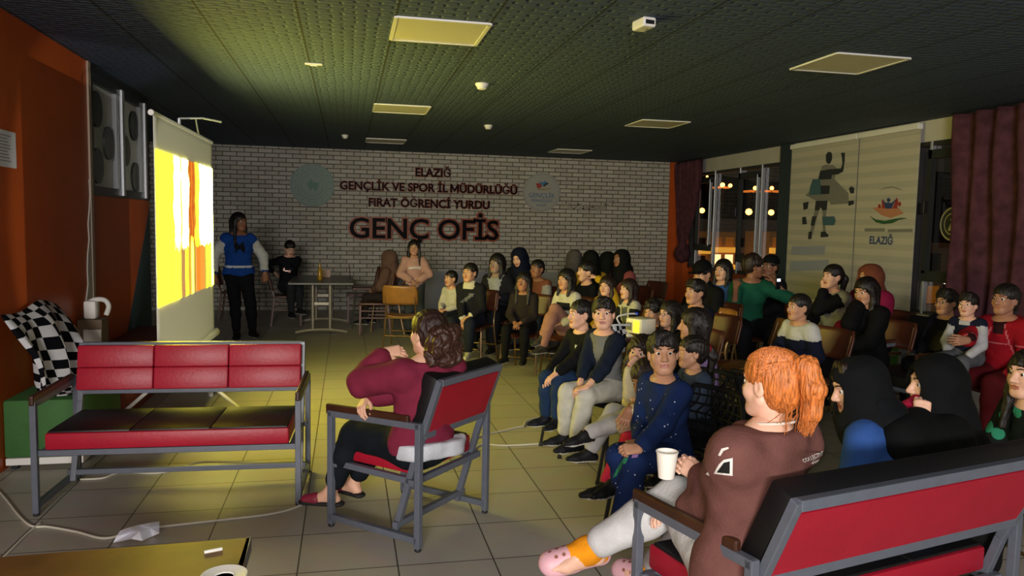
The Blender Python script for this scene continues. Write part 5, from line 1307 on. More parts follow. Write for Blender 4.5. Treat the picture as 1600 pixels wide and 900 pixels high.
K = person('person hidden under brown hooded robe beside the wire stool', (607, 404), 11.3, hd=150, lean=4, fem=True, hair=('none', 'x', '0d0b0c'), scarf=('hood', '5e463c', dict(wide=1.12, opening=0.75)), top=('robe', '5e463c', 0.03), legs=('trousers', '2a2422'), lod=2, face=True, hands=((-0.1, 0.3, 0.12), (0.1, 0.3, 0.12)))
seat_under(K, 'brown hooded person', 150)
K = person('girl with dark hair in pale pink sweater standing by the wall', (647, 387), 11.0, standing=True, hd=272, hh=262, fem=True, lean=2, skin=MID, hair=('long', 'black', '15100f'), top=('sweater', 'b98f80', 0.012), ti=0.026, legs=('trousers', '3b3f43', 0.02), lod=2,
           hands=((-0.05, 0.19, 0.10), (0.05, 0.20, 0.10)), poles=[(-1, 0.1, -0.3), (1, 0.1, -0.3)])
decal_on(K, 'sweater', [(-0.09, -0.03), (0.0, -0.02), (0.09, -0.035), (0.085, 0.0), (0.0, 0.01), (-0.085, 0.005)], cloth('print_white', 'cfcac4'), 'chest_print', K['p2'], K['rt'], V3(0, 0, 1), K['fw'])
# row by the wall
K = person('boy in pale long sleeved shirt at left end of the wall row', (704, 435), 9.25, hd=222, hh=212, skin=MID, hair=('short', 'black', '0d0b0c'), top=('shirt', 'aba79c'), legs=('trousers', '20222a'), lod=2, hands=((-0.06, 0.3, 0.1), (0.05, 0.32, 0.1))); seat_under(K, 'boy in pale shirt', 222)
def bw(K):
    def f(X):
        r = near_wrist(K, X, 0.86).astype(int); s = K['s']; u = upz(K, X); r[(u > 0.125*s) & (np.abs(across(K, X)) < 0.085*s)] = 1
        q = (np.abs(across(K, X)+0.05*s*np.sin(u*40)) < 0.035*s) & (np.abs(u) < 0.06*s) & (front(K, X) > 0.06*s); r[q] = 2; return r
    return [cloth('bwjacket', '17181d'), cloth('bwtrim', 'b4ae9e'), cloth('bwprint', '5e5f64')], f
K = person('boy in black jacket with cream collar, cuffs and white sneakers', (734, 426), 8.6, hd=238, hh=225, skin=MID, hair=('short', 'black', '0d0b0c'), top=('jacket', '17181d', 0.012), topm=bw, legs=('trousers', '1a1e2c', 0.014), shoe=('shoe', 'a9a7a3'), lod=2, hands=((-0.08, 0.3, 0.06), (0.0, 0.33, -0.02)), collar=0.03); seat_under(K, 'boy with white sneakers', 238)
def vestg(K):
    return [cloth('vestdark', '1b1b20'), cloth('vestgrey', '8a8b90')], lambda X: ((np.abs(across(K, X)) < 0.075*K['s']*(1+upz(K, X)*4)) & (front(K, X) > 0) & (upz(K, X) > -0.02)).astype(int)
K = person('person in dark wrap over grey top, sitting before the wall panel', (776, 412), 9.2, hd=230, hh=225, fem=True, skin=('greyskin', '8d7468'), hair=('bob', 'black', '120f10'), top=('wrap', '1b1b20', 0.02), topm=vestg, legs=('trousers', '15161b', 0.03), lod=2, hands=((-0.12, 0.2, 0.22), (0.1, 0.3, 0.12)), ti=0.024); seat_under(K, 'person in dark wrap', 230)
K = person('woman in dark navy hood looking down, behind the dark haired girl', (811, 403), 9.9, hd=232, hh=225, pitch=-22, fem=True, skin=FAIR, hair=('none', 'x', '0d0b0c'), scarf=('headscarf', '0c1224', dict(wide=1.05)), top=('coat', '0e1018', 0.02), legs=('trousers', '101116', 0.02), lod=2); seat_under(K, 'woman in navy hood', 232)
K = person('girl with long dark hair in dark brown top, hands in lap', (818, 440), 8.0, hd=238, hh=232, fem=True, skin=DARKSK, hair=('long', 'black', '0f0c0c'), top=('sweater', '241e1d', 0.012), legs=('leggings', '0c0c10'), lod=2, hands=((-0.04, 0.3, 0.08), (0.06, 0.3, 0.08))); seat_under(K, 'girl in dark brown', 238)
K = person('girl in rust orange pinafore over pale sleeves in the wall row', (839, 420), 9.1, hd=228, hh=222, fem=True, skin=DARKSK, hair=('short', 'black', '14100f'), top=('pinafore', '7a4a33', 0.014), topm=two_tone('7a4a33', '8c8a84'), legs=('skirt', '3a434c', 0.035), lod=2); seat_under(K, 'girl in rust orange', 228)
def bwk(K):
    def f(X):
        u = upz(K, X); s = K['s']; r = ((u < 0.05*s) & (u > -0.06*s) & ~on_sleeve(K, X)).astype(int); r[on_sleeve(K, X, 0.5) & ~near_wrist(K, X, 0.5)] = 1; return r
    return [cloth('bwknit', 'b5b1a3'), cloth('bwknitd', '1b1b1d')], f
K = person('girl in black and cream sweater with crossed pink legs and sneaker', (884, 437), 7.75, hd=212, hh=212, fem=True, skin=MID, hair=('bob', 'black', '100d0e'), top=('sweater', 'b5b1a3', 0.012), topm=bwk, legs=('trousers', '9a6f63', 0.012), shoe=('shoe', '3a3730'), lod=2, knees=[('w', 862, 478, 7.65), ('w', 858, 495, 7.6)], feet=[('w', 848, 525, 7.6), ('w', 842, 560, 7.55)], footdir=[('d', -0.9, -0.3, -0.3), ('d', -0.9, -0.4, 0)], hands=((-0.1, 0.28, 0.1), (0.08, 0.3, 0.14))); seat_under(K, 'girl with crossed pink legs', 212)
K = person('girl in black with tied back hair, profile left, chin near hand', (915, 424), 8.3, hd=195, hh=188, fem=True, skin=FAIR, hair=('ponylow', 'black', '0f0c0c'), top=('sweater', '0e0f13', 0.012), legs=('jeans', '18233a', 0.01), shoe=('shoe', '15120f'), lod=2, hands=((-0.08, 0.3, 0.2), (0.05, 0.33, 0.12)), S=0.85, feet=[('w', 860, 562, 7.5), ('w', 850, 568, 7.6)]); seat_under(K, 'girl with tied back hair', 195)
# back right cluster
K = person('person in grey headscarf with back turned near the brick wall', (896, 404), 10.2, hd=120, fem=True, face=False, hair=('none', 'x', '0d0b0c'), scarf=('headscarf', '4a4646', {}), top=('coat', '2a2a2d', 0.02), legs=('trousers', '17181c', 0.02), lod=2); seat_under(K, 'person in grey headscarf', 120)
K = person('woman in black headscarf and mustard top, back turned', (923, 407), 9.3, hd=80, fem=True, face=False, hair=('none', 'x', '0d0b0c'), scarf=('headscarf', '0a0c0d', dict(wide=1.05)), top=('sweater', '8a6a1c', 0.02), legs=('trousers', '17181c', 0.02), lod=2); seat_under(K, 'woman in mustard', 80)
K = person('woman in black headscarf and black coat, back turned, beside mustard top', (948, 408), 10.0, hd=110, fem=True, face=False, hair=('none', 'x', '0d0b0c'), scarf=('headscarf', '090d0c', dict(wide=1.1)), top=('coat', '0b0c0e', 0.02), legs=('trousers', '17181c', 0.02), lod=2); seat_under(K, 'woman in black coat', 110)
K = person('person in black headscarf and pink top facing left by the wall', (970, 405), 9.3, hd=200, hh=205, fem=True, skin=DARKSK, hair=('none', 'x', '0d0b0c'), scarf=('headscarf', '0a0b0c', {}), top=('sweater', '7d4042', 0.016), legs=('trousers', '17181c', 0.02), lod=2); seat_under(K, 'person in pink top', 200)
K = person('small child in yellow with one arm raised', (948, 447), 7.6, hd=222, hh=222, fem=True, skin=FAIR, hair=('bob', 'brown', '241712'), top=('sweater', 'a8861a', 0.012), legs=('trousers', '2a2c33'), lod=2, hands=((0.20, 0.08, 0.80), (0.08, 0.3, 0.1)), poles=[('d', 0.5, -0.5, -0.4), None]); seat_under(K, 'child in yellow', 222)
def wv(K):
    return [cloth('denimgrey', '565a5c'), cloth('wvest', 'b9b5a8'), cloth('wsleeve', '1a1c24')], lambda X: np.where(on_sleeve(K, X, 0.2), 2, np.where((np.abs(across(K, X)) > 0.075*K['s']) | (upz(K, X) > 0.10*K['s']), 1, 0)).astype(int)
K = person('child in white vest over grey dungarees with dark sleeves', (981, 452), 7.3, hd=195, hh=196, fem=True, skin=FAIR, hair=('bob', 'brown', '241712'), top=('vest', '565a5c', 0.012), topm=wv, legs=('dungarees', '565a5c'), lod=2); seat_under(K, 'child in white vest', 195)
# middle rows right
K = person('boy in navy hoodie looking left in front of the orange wall', (1086, 456), 6.2, hd=200, hh=198, skin=MID, hair=('fringe', 'black', '0d0b0c'), top=('hoodie', '10131f', 0.014), legs=('trousers', '101218', 0.012), lod=2); seat_under(K, 'boy in navy hoodie', 200)
def capx(bl, K): pass
K = person('person in black cap and black hoodie under the amber lit window', (1097, 428), 7.2, hd=205, hh=205, pitch=-20, skin=MID, hair=('short', 'black', '0d0b0c'), top=('hoodie', '0c0d10', 0.02), legs=('trousers', '101116', 0.012), lod=2, collar=0.05); seat_under(K, 'person in black cap', 205)
cp = Blob(); P_ = K['P']; z_ = K['hsz']; cp.ell(P_(0, -0.018, 0.055), np.array((0.092, 0.110, 0.088))*z_, K['Rh'].T, 0.02*z_); cp.cut(P_(0, 0, 0.048), K['Rh'] @ V3(0, 0, -1), 0.004); cp.cone(P_(-0.03, 0.10, 0.052), P_(0.03, 0.10, 0.052), 0.055*z_, 0.055*z_, 0.01, flat=(K['Rh'] @ V3(0, -0.2, 1), 0.16))
obj_of(to_mesh('cap', [cp.mesh(0.008)], [cloth('capblack', '08090b')]), 'cap', K['t'])
K = person('girl with bobbed hair in blue top beside the black cap', (1129, 422), 8.0, hd=205, hh=212, fem=True, skin=FAIR, hair=('bob', 'black', '14100f'), top=('sweater', '2c4a86', 0.012), legs=('trousers', '14161c', 0.012), lod=2); seat_under(K, 'girl in blue', 205)
K = person('woman in green top holding out both arms with a phone', (1178, 416), 7.6, hd=255, hh=345, fem=True, skin=DARKSK, hair=('curly', 'brown', '2a1a14'), top=('blouse', '17523c', 0.012), legs=('trousers', '14161c', 0.02), lod=2, sleeve=0.0, hands=(('w', 1210, 440, 7.5), ('w', 1150, 448, 7.35)), poles=[('d', 0.3, 0.2, -0.9), ('d', -0.4, -0.6, -0.6)], face=True); seat_under(K, 'woman in green', 255)
p = atY(1216, 442, 7.45); ph = thing('phone', 'small bright phone in the outstretched hand of the green top woman', 'phone', p, 0.3); MB().box((0, 0, 0), (0.07, 0.009, 0.14), None, 0.003).build('phone_case', DARKM, ph); MB().box((0, -0.006, 0.03), (0.05, 0.002, 0.03)).build('phone_light', mat('phone_glow2', 'e9eeff', emit=2.0), ph)
K = person('person in black beanie behind the green top woman by the pillar', (1203, 417), 8.2, hd=190, hh=200, skin=DARKSK, hair=('short', 'black', '0d0b0c'), top=('jacket', '0d0e12', 0.02), legs=('trousers', '101116', 0.012), lod=2); seat_under(K, 'person in black beanie', 190)
cp = Blob(); P_ = K['P']; z_ = K['hsz']; cp.ell(P_(0, -0.018, 0.055), np.array((0.094, 0.112, 0.098))*z_, K['Rh'].T, 0.02*z_); cp.cut(P_(0, 0, 0.040), K['Rh'] @ V3(0, 0.15, -1), 0.004); cp.wr = 0.002
obj_of(to_mesh('beanie', [cp.mesh(0.008)], [cloth('beanieblack', '090a0c')]), 'beanie', K['t'])
b = MB().use(cloth('print_white', 'cfcac4')); b.tube([P_(0.088*math.cos(a), 0.02-0.105*math.sin(a), 0.06+0.01*math.sin(a*3)) for a in (0.3, 0.5, 0.7, 0.9, 1.1)], 0.006*z_, 6); b.build('beanie_mark', parent=K['t'])
def wn(K):
    return [cloth('wn_white', 'b9b8b0'), cloth('wn_navy', '12162a')], lambda X: np.where(upz(K, X) < 0.02*K['s'], 1, 0).astype(int)
K = person('boy in white and navy block sweater in profile', (1247, 480), 5.35, hd=188, hh=184, skin=MID, hair=('short', 'black', '0e0b0c'), top=('sweater', 'b9b8b0', 0.014), topm=wn, legs=('trousers', '141828', 0.014), lod=1, hands=((-0.14, 0.26, 0.18), (0.1, 0.3, 0.2)), ti=0.02, build=1.12); seat_under(K, 'boy in white and navy', 188)
K = person('girl in grey vest with black sleeves resting hand at mouth', (1300, 432), 6.8, hd=190, hh=190, fem=True, skin=FAIR, hair=('pony', 'black', '14100f'), top=('vest', '8d8c88', 0.014), topm=two_tone('8d8c88', '0d0d11'), legs=('trousers', '101116', 0.014), lod=2, hands=((0.02, 0.17, 0.54), (0.08, 0.3, 0.1)), poles=[(-0.15, 0.5, -1.6), None], hdir=(('d', 0, 0.2, 1), None), hcurl=(1.0, 0.4)); seat_under(K, 'girl in grey vest', 190)
K = person('person in brown headscarf and magenta top behind the black haired woman', (1358, 434), 6.55, hd=185, hh=180, fem=True, skin=MID, hair=('none', 'x', '0d0b0c'), scarf=('headscarf', '6b3a28', dict(wide=1.1)), top=('coat', '7a1538', 0.03), legs=('trousers', '101116', 0.02), lod=2, ti=0.03, build=1.2); seat_under(K, 'person in magenta', 185)
K = person('woman all in black with long dark hair covering her face with hand', (1352, 455), 5.75, hd=192, hh=195, fem=True, pitch=-12, skin=MID, hair=('long', 'darkbrown', '120a0a'), top=('coat', '08080a', 0.024), legs=('trousers', '0a0a0c', 0.024), lod=1, hands=((0.06, 0.30, 0.10), (0.02, 0.16, 0.56)), poles=[None, (0.25, 0.5, -1.6)], hdir=(None, ('d', 0.1, 0, 1)), hcurl=(0.4, 0.7), ti=0.026); seat_under(K, 'woman all in black', 192)
def pinkp(K):
    return [cloth('gl_dark', '15141a'), cloth('gl_print', '6b3a4c')], lambda X: ((front(K, X) > 0.05) & (np.abs(across(K, X)) < 0.08) & (np.abs(np.sin(upz(K, X)*70)) > 0.9) & (np.abs(upz(K, X)+0.02) < 0.07)).astype(int)
def glasses(K, m=None):
    P = K['P']; b = MB().use(mat('glasses_frame', '0d0d0f', 0.3)); z = K['hsz']
    for sx in (-1, 1):
        b.tube([P(sx*0.031+0.021*math.cos(a), 0.098, 0.004+0.016*math.sin(a)) for a in [k*math.pi/8 for k in range(16)]], 0.0018*z, 5, closed=True)
        b.tube([P(sx*0.052, 0.097, 0.008), P(sx*0.079, 0.06, 0.010), P(sx*0.082, -0.005, 0.008)], 0.0018*z, 5)
    b.tube([P(-0.011, 0.100, 0.006), P(0.011, 0.100, 0.006)], 0.0016*z, 5); return b.build('glasses', parent=K['t'])
K = person('boy with glasses in dark printed top on the dark armchair', (1478, 472), 5.5, hd=192, hh=190, skin=MID, hair=('fringe', 'black', '0d0b0c'), top=('sweater', '15141a', 0.012), topm=pinkp, legs=('trousers', '0b0b0e', 0.014), lod=1, hands=((-0.08, 0.34, 0.08), (0.08, 0.34, 0.08)), roll=0); glasses(K)
def lapv(K):
    return [cloth('lapvest', '151a2c'), cloth('lapwhite', 'a9a9ab')], lambda X: (on_sleeve(K, X, 0.15) | ((upz(K, X) > 0.10*K['s']) & (np.abs(across(K, X)) < 0.07*K['s']))).astype(int)
K = person('small boy in navy vest with white sleeves sitting on lap', (1512, 476), 5.0, seat=0.60, hd=200, hh=205, skin=FAIR, hair=('fringe', 'black', '0d0b0c'), top=('vest', '151a2c', 0.01), topm=lapv, legs=('trousers', '55575c', 0.012), lod=1, hands=((-0.16, 0.34, 0.05), (0.15, 0.2, 0.02)))
def redj(K):
    def f(X):
        u = upz(K, X); s = K['s']; r = np.zeros(len(X), int); r[(np.abs(np.abs(across(K, X))-0.09*s+u*0.3) < 0.006*s) & (front(K, X) > 0.03)] = 1
        r[(np.abs(u+0.02*s) < 0.005*s)] = 1; r[(np.abs(across(K, X)) < 0.035*s*(1+4*u)) & (u > 0.06*s) & (front(K, X) > 0.02)] = 2; return r
    return [cloth('tracksuit', '8c0f1c'), cloth('track_pipe', 'b55a5e'), cloth('track_in', '2a0e12')], f
K = person('woman in red tracksuit jacket with arm around a small boy', (1570, 468), 4.85, hd=195, hh=192, fem=True, skin=('mid2', '9f7159'), hair=('ponylow', 'black', '0d0b0c'), top=('jacket', '8c0f1c', 0.016), topm=redj, legs=('trousers', '4a0b12', 0.016), lod=1, hands=((-0.18, 0.30, 0.02), ('w', 1512, 532, 4.78)), poles=[None, (0.8, 0.2, -0.6)], hdir=(None, ('d', -1, 0.1, -0.1)), ti=0.022, build=1.05, thumb=(None, ('d', 0, 0, 1)), hn=(None, ('d', 0, -1, 0.1))); seat_under(K, 'woman in red tracksuit', 195)

# ------------------------------------------------------------------ front row beside the aisle
def jsweat(K):
    def f(X):
        u = upz(K, X); s = K['s']; a = across(K, X); r = np.zeros(len(X), int)
        r[(front(K, X) > 0.0) & (a < -0.015*s) & (np.abs(a+0.06*s-u*0.5) < 0.035*s) & (np.abs(u+0.05*s) < 0.11*s)] = 1
        r[(u < -0.27*s)] = 2; return r
    return [cloth('j_black', '0c0d10'), cloth('j_white', 'b5b6b4'), cloth('j_violet', '5f4384')], f
K = person('boy in black sweater with white flash and blue jeans, profile', (906, 491), 5.15, hd=200, hh=192, skin=FAIR, hair=('short', 'black', '0c0a0b'), top=('sweater', '0c0d10', 0.012), topm=jsweat, legs=('jeans', '1c2f4c', 0.010), shoe=('shoe', '14151c'), lod=0, hands=(('w', 862, 590, 4.95), ('w', 856, 585, 5.15)), knees=[('w', 850, 588, 4.95), ('w', 834, 590, 5.1)], feet=[('w', 868, 688, 4.95), ('w', 852, 660, 5.15)], footdir=[('d', -0.8, -0.6, 0), None]); seat_under(K, 'boy in jeans', 200, 'mesh')
def raglan(K): return [cloth('rag_grey', '6a6b6c'), cloth('rag_navy', '141c2c')], lambda X: on_sleeve(K, X, -0.25, 0.095).astype(int)
K = person('smiling boy in grey and navy raglan top with white trousers', (943, 490), 4.85, hd=205, hh=246, roll=2, pitch=2, skin=FAIR, hair=('fringe', 'black', '0a090a'), top=('raglan_shirt', '6a6b6c', 0.010), topm=raglan, legs=('trousers', 'b4b2a8', 0.014), shoe=('shoe', '16171b'), lod=0, sleeve=0.45, hands=(('w', 912, 612, 4.6), ('w', 903, 612, 4.75)), hdir=(('d', -0.8, 0.2, -0.2), ('d', -0.7, -0.5, -0.2)), hcurl=(0.8, 0.8), knees=[('w', 880, 625, 4.5), ('w', 872, 615, 4.75)], feet=[('w', 893, 712, 4.6), ('w', 880, 700, 4.85)], footdir=[('d', -1, -0.2, 0), ('d', -1, -0.1, 0)], ankcut=0.86); seat_under(K, 'smiling boy', 205, 'mesh')
ct = thing('checkered_cloth', 'small black and white checkered cloth hanging behind the smiling boy', 'cloth', tuple(atY(968, 530, 5.0)-np.array([0, 0, 0.10])))
g_ck = MB().grid(lambda u, v: (0.12*(u-0.5)+0.015*math.sin(v*5), -0.05*math.cos(u*3)+0.02*math.sin(v*6), 0.20*v), 12, 12).build('cloth_panel', CHK, ct, smooth=True, solid=0.005); uv_grid(g_ck, 12, 12, 4, 6)
MB().tube([(-0.07, -0.01, 0.20), (0.0, -0.03, 0.205), (0.07, -0.01, 0.20)], 0.008, 8).build('hem', cloth('hemwhite', 'b5b5b5'), ct, smooth=True)
K = person('child in cream top resting cheek on hand, grey trousers', (1001, 551), 4.25, hd=200, hh=228, roll=-6, lean=18, S=0.68, fem=True, skin=FAIR, hair=('bob', 'brown', '2a1a14'), top=('sweater', 'b3a98a', 0.012), legs=('trousers', '9b9a98', 0.012), shoe=('shoe', '141416'), lod=0, hands=(('w', 985, 572, 4.1), ('w', 990, 625, 4.1)), poles=[('d', -0.8, -0.3, -0.6), None], hdir=(('d', 0.6, 0.1, 0.5), None), hcurl=(0.7, 0.4), hn=(('d', -0.5, -0.7, 0), None), knees=[('w', 905, 640, 4.0), ('w', 918, 632, 4.15)], feet=[('w', 897, 684, 4.05), ('w', 930, 690, 4.2)], footdir=[('d', -1, -0.15, -0.1), ('d', -1, 0, 0)]); seat_under(K, 'child in cream top', 200, 'mesh')
def cknit(K): return [speckle('cream_knit', 'a89c7c', 'cfc6a8', 60, 0.25, 0.6), cloth('lavender', 'a98cc0')], lambda X: (upz(K, X) < -0.20*K['s']).astype(int)
K = person('child in cream knit and crimson trousers half hidden behind navy boy', (1010, 592), 3.92, hd=194, hh=200, pitch=-26, lean=26, S=0.74, fem=True, skin=DARKSK, hair=('long', 'brown', '2a1a14'), top=('sweater', 'a89c7c', 0.012), topm=cknit, legs=('trousers', 'ae2340', 0.012), shoe=('shoe', '141416'), lod=0, hands=(('w', 984, 640, 3.65), ('w', 985, 640, 3.85)), hdir=(('w', 972, 668, 3.6), None), hcurl=(0.2, 0.4), hn=(('d', -0.3, -0.8, 0.4), None), knees=[('w', 914, 680, 3.62), ('w', 925, 672, 3.8)], feet=[('w', 945, 770, 3.6), ('w', 950, 752, 3.8)]); seat_under(K, 'child in crimson trousers', 200, 'mesh')
CRI = K
def navyset(K): return [speckle('navy_speckle', '14264f', 'b5b8c4', 42, 0.16, 0.35)], None
K = person('boy in navy speckled sweater and trousers turning to the camera', (1036, 552), 3.5, hd=197, hh=252, roll=3, pitch=4, S=0.75, skin=('kid', 'b28468'), hair=('fringe', 'black', '0a090a'), top=('sweater', '14264f', 0.012), topm=navyset, legs=('trousers', '14264f', 0.012), legm=navyset, shoe=('shoe', '16171b'), lod=0, ti=0.02, hands=(('w', 990, 712, 3.2), ('w', 1000, 690, 3.45)), knees=[('w', 944, 728, 3.2), ('w', 950, 715, 3.4)], feet=[('w', 972, 800, 3.25), ('w', 985, 790, 3.45)], hdir=(('d', -1, 0, 0), ('d', -1, 0, -0.1)), hcurl=(0.8, 0.5), hn=(('d', -0.2, -0.7, 0.7), None)); seat_under(K, 'boy in navy speckles', 197, 'mesh')
NAV = K
for q, (m, pts) in enumerate(((cloth('dino_yellow', '9a8c42'), [(0, 0), (0.05, 0.015), (0.08, 0.03), (0.06, 0.04), (0.02, 0.03)]), (cloth('dino_green', '2f7a55'), [(0.09, 0.03), (0.12, 0.025), (0.135, 0.045), (0.11, 0.055)]), (cloth('dino_lilac', '8d6a9c'), [(0.145, 0.035), (0.17, 0.03), (0.185, 0.05), (0.16, 0.06)]))):
    hw_p = K['inv'](atY(952, 716, 3.15)); up_ = V3(0, 0, 1); cr = unit(K['Rb'].T @ V3(1, 0.1, 0)); nn = unit(K['Rb'].T @ V3(-0.1, -0.75, 0.65)); decal_on(K, 'trousers', pts, m, 'printed_patch', hw_p, cr, unit(np.cross(nn, cr)), nn)
K = person('curly haired boy in dark red looking down behind the white projector', (1020, 487), 5.85, hd=205, hh=212, pitch=-8, skin=MID, hair=('curly', 'black', '100c0c'), top=('sweater', '3a1519', 0.012), legs=('trousers', '14161c'), lod=1); seat_under(K, 'curly haired boy', 205)
K = person('girl with glasses, profile left, next to the curly haired boy', (1046, 491), 5.35, hd=200, hh=196, fem=True, skin=FAIR, hair=('long', 'darkbrown2', '17100e'), top=('sweater', '15161b', 0.012), legs=('trousers', '14161c'), lod=1); glasses(K); seat_under(K, 'girl with glasses', 200)
K = person('girl in lilac sweater with long dark hair seen from behind', (1083, 508), 4.45, hd=150, hh=160, lean=14, fem=True, face=False, skin=MID, hair=('bob', 'darkbrown2', '17100e'), top=('sweater', '8f76a8', 0.014), legs=('trousers', '121318', 0.012), lod=1, ti=0.022, hands=((-0.08, 0.3, 0.1), (0.1, 0.3, 0.1))); seat_under(K, 'girl in lilac', 150, 'mesh')
K = person('girl in slate top with ponytail and red hair tie', (1080, 550), 3.95, hd=185, hh=172, fem=True, face=False, skin=MID, hair=('pony', 'darkbrown2', '17100e'), top=('sweater', '323c4c', 0.012), legs=('trousers', '14161c'), lod=0); seat_under(K, 'girl with ponytail', 185, 'mesh')
b = MB().use(mat('hair_tie', '7d1118', 0.3)); P_ = K['P']; b.tube([P_(0.028*math.cos(a), -0.135, 0.028+0.026*math.sin(a)) for a in [k*math.pi/6 for k in range(12)]], 0.008*K['hsz'], 8, closed=True); b.build('hair_tie', parent=K['t'], smooth=True)

# ------------------------------------------------------------------ woman in maroon on the armchair
K = person('woman in maroon sweater on the red armchair, hand raised to face', (668, 520), 3.78, hd=115, hh=122, lean=-10, fem=True, face=True, S=0.86, skin=FAIR, hair=('red', 'clipbrown', '2b1a15'), top=('sweater', '6f2136', 0.020), legs=('trousers', '0f141a', 0.014), bare_feet=True, lod=0, ti=0.026, build=1.12, hs=0.95,
           hands=(('w', 602, 550, 3.95), ('w', 574, 620, 3.93)), poles=[('d', -0.9, 0.0, -0.6), ('d', 0.3, 0.3, -0.8)], hdir=(('w', 644, 545, 3.90), ('w', 552, 655, 3.82)), hcurl=(0.6, 0.5), hn=(('d', 0.0, -0.75, 0.65), ('d', -0.6, -0.3, 0.6)), thumb=(('d', -0.1, 0.7, -0.6), ('d', 0.1, -0.8, -0.1)),
           knees=[('w', 502, 668, 4.22), ('w', 520, 660, 4.4)], feet=[('w', 512, 778, 4.12), ('w', 540, 775, 4.25)], footdir=[('d', -0.8, 0.25, 0), ('d', -0.5, 0.5, 0)], ankcut=0.80)
MAR = K; P_ = K['P']; z_ = K['hsz']
hbk = Blob(); rg_ = random.Random(3)
for i in range(44):
    hbk.ell(P_(rg_.uniform(-0.075, 0.075), -0.135+rg_.uniform(-0.05, 0.04), -0.045+rg_.uniform(-0.085, 0.07)), np.array((0.030, 0.030, 0.036))*z_, None, 0.018*z_)
hbk.cone(P_(0, -0.1, 0.0), P_(0, -0.13, -0.06), 0.065*z_, 0.07*z_, 0.03); f_ = 1/z_
hbk.strand = lambda Q: 0.005*z_*np.sin(Q[:, 0]*130*f_+3*np.sin(Q[:, 2]*60*f_))*np.sin(Q[:, 1]*120*f_+2*np.sin(Q[:, 0]*70*f_))
obj_of(to_mesh('hair_curls', [hbk.mesh(0.0055)], [hair_mat('curlbrown', '3a241c', (25, 25, 20))]), 'hair_curls', K['t'])
b = MB().use(mat('hair_clip', '3a3440', 0.25)); b.box(P_(0, -0.112, 0.045), (0.05*z_, 0.012*z_, 0.03*z_), Matrix(K['Rh'].tolist()), 0.004); b.build('hair_clip', parent=K['t'])
a_, el_, wr_ = K['arms'][1]; u_ = unit(wr_-el_); q_ = Vector((0, 0, 1)).rotation_difference(Vector(u_)).to_matrix()
b = MB().use(mat('gold', 'c9a86a', 0.3, metal=0.8)); c_b = wr_-u_*0.035
b.tube([c_b+np.array(q_ @ Vector((0.031*math.cos(k*math.pi/8), 0.031*math.sin(k*math.pi/8), 0))) for k in range(16)], 0.005, 8, closed=True); b.build('bracelet', parent=K['t'], smooth=True)
SLP = mat('slipper_red', '7a1730', 0.6); SLS = mat('slipper_sole', '141214', 0.7)
for i in (0, 1):
    an = K['legs'][i][2]; d0 = K['fds'][i]; dn = V3(0, 0, -1)
    sh = Blob(); sh.cone(an+dn*0.060-d0*0.045, an+dn*0.060+d0*0.14, 0.036, 0.036, 0.01, flat=(dn, 0.45)); m0 = sh.mesh(0.005); n0 = len(m0[0])
    up = Blob(); up.cone(an+dn*0.042+d0*0.08, an+dn*0.05+d0*0.135, 0.036, 0.030, 0.02); up.cut(an+dn*0.058, dn, 0.003)
    sob = obj_of(to_mesh('slipper', [m0], [SLS]), 'slipper', K['t']); obj_of(to_mesh('slipper_upper', [up.mesh(0.005)], [SLP]), 'slipper_upper', sob)
wh = Blob(); q0_ = K['p0']-K['fw']*0.035; wh.cut(K['p0']+V3(0, 0, -0.06), V3(0, 0, -1), 0.01) if False else None; wh.cone(q0_-K['rt']*0.03+V3(0, 0, 0.0), q0_+K['rt']*0.09+V3(0, 0, 0.0), 0.142, 0.142, 0.03, flat=(K['fw'], 0.9)); wh.cut(K['p0']+V3(0, 0, 0.03), V3(0, 0, 1), 0.01); wh.cut(K['p0']-K['fw']*0.04, K['fw'], 0.01); wh.cut(K['p0']+V3(0, 0, -0.055), V3(0, 0, -1), 0.01); wh.wr = 0.004
obj_of(to_mesh('undershirt', [wh.mesh(0.01)], [cloth('white_tee', 'b9bcc4')]), 'undershirt', K['t'])

# ------------------------------------------------------------------ bench in the foreground
K = person('woman with red ponytail in brown sweatshirt holding a paper cup', (1203, 600), 2.12, seat=0.462, hd=111, hh=114, pitch=-4, roll=2, lean=-12, twist=0, fem=True, face=True, S=0.95, hs=0.90, skin=('pale', 'd9ab94'), hair=('red', 'ginger', 'bb6a30'), top=('sweatshirt', '63403b', 0.022), legs=('joggers', 'b9b9ba', 0.020), bare_feet=True, lod=0, ti=0.030, build=1.0, neckline=0.02,
           hands=(('w', 1070, 800, 2.42), ('w', 1093, 745, 2.44)), poles=[('d', 0.8, -0.6, -0.5), ('d', -0.7, 0.3, -0.7)], hdir=(('d', -1, 0.5, -0.1), ('w', 1046, 708, 2.46)), hcurl=(0.5, 0.55), hn=(None, ('d', 0.25, 1, 0.1)), thumb=(None, ('d', 0.1, -0.2, 1)),
           knees=[('w', 1042, 752, 2.66), ('w', 1062, 800, 2.85)], feet=[('w', 903, 866, 2.70), ('w', 1000, 900, 2.95)], footdir=[('d', -1, -0.05, -0.12), ('d', -0.6, 0.7, 0)], ankcut=0.86)
RED = K; P_ = K['P']; z_ = K['hsz']; Rh_ = K['Rh']
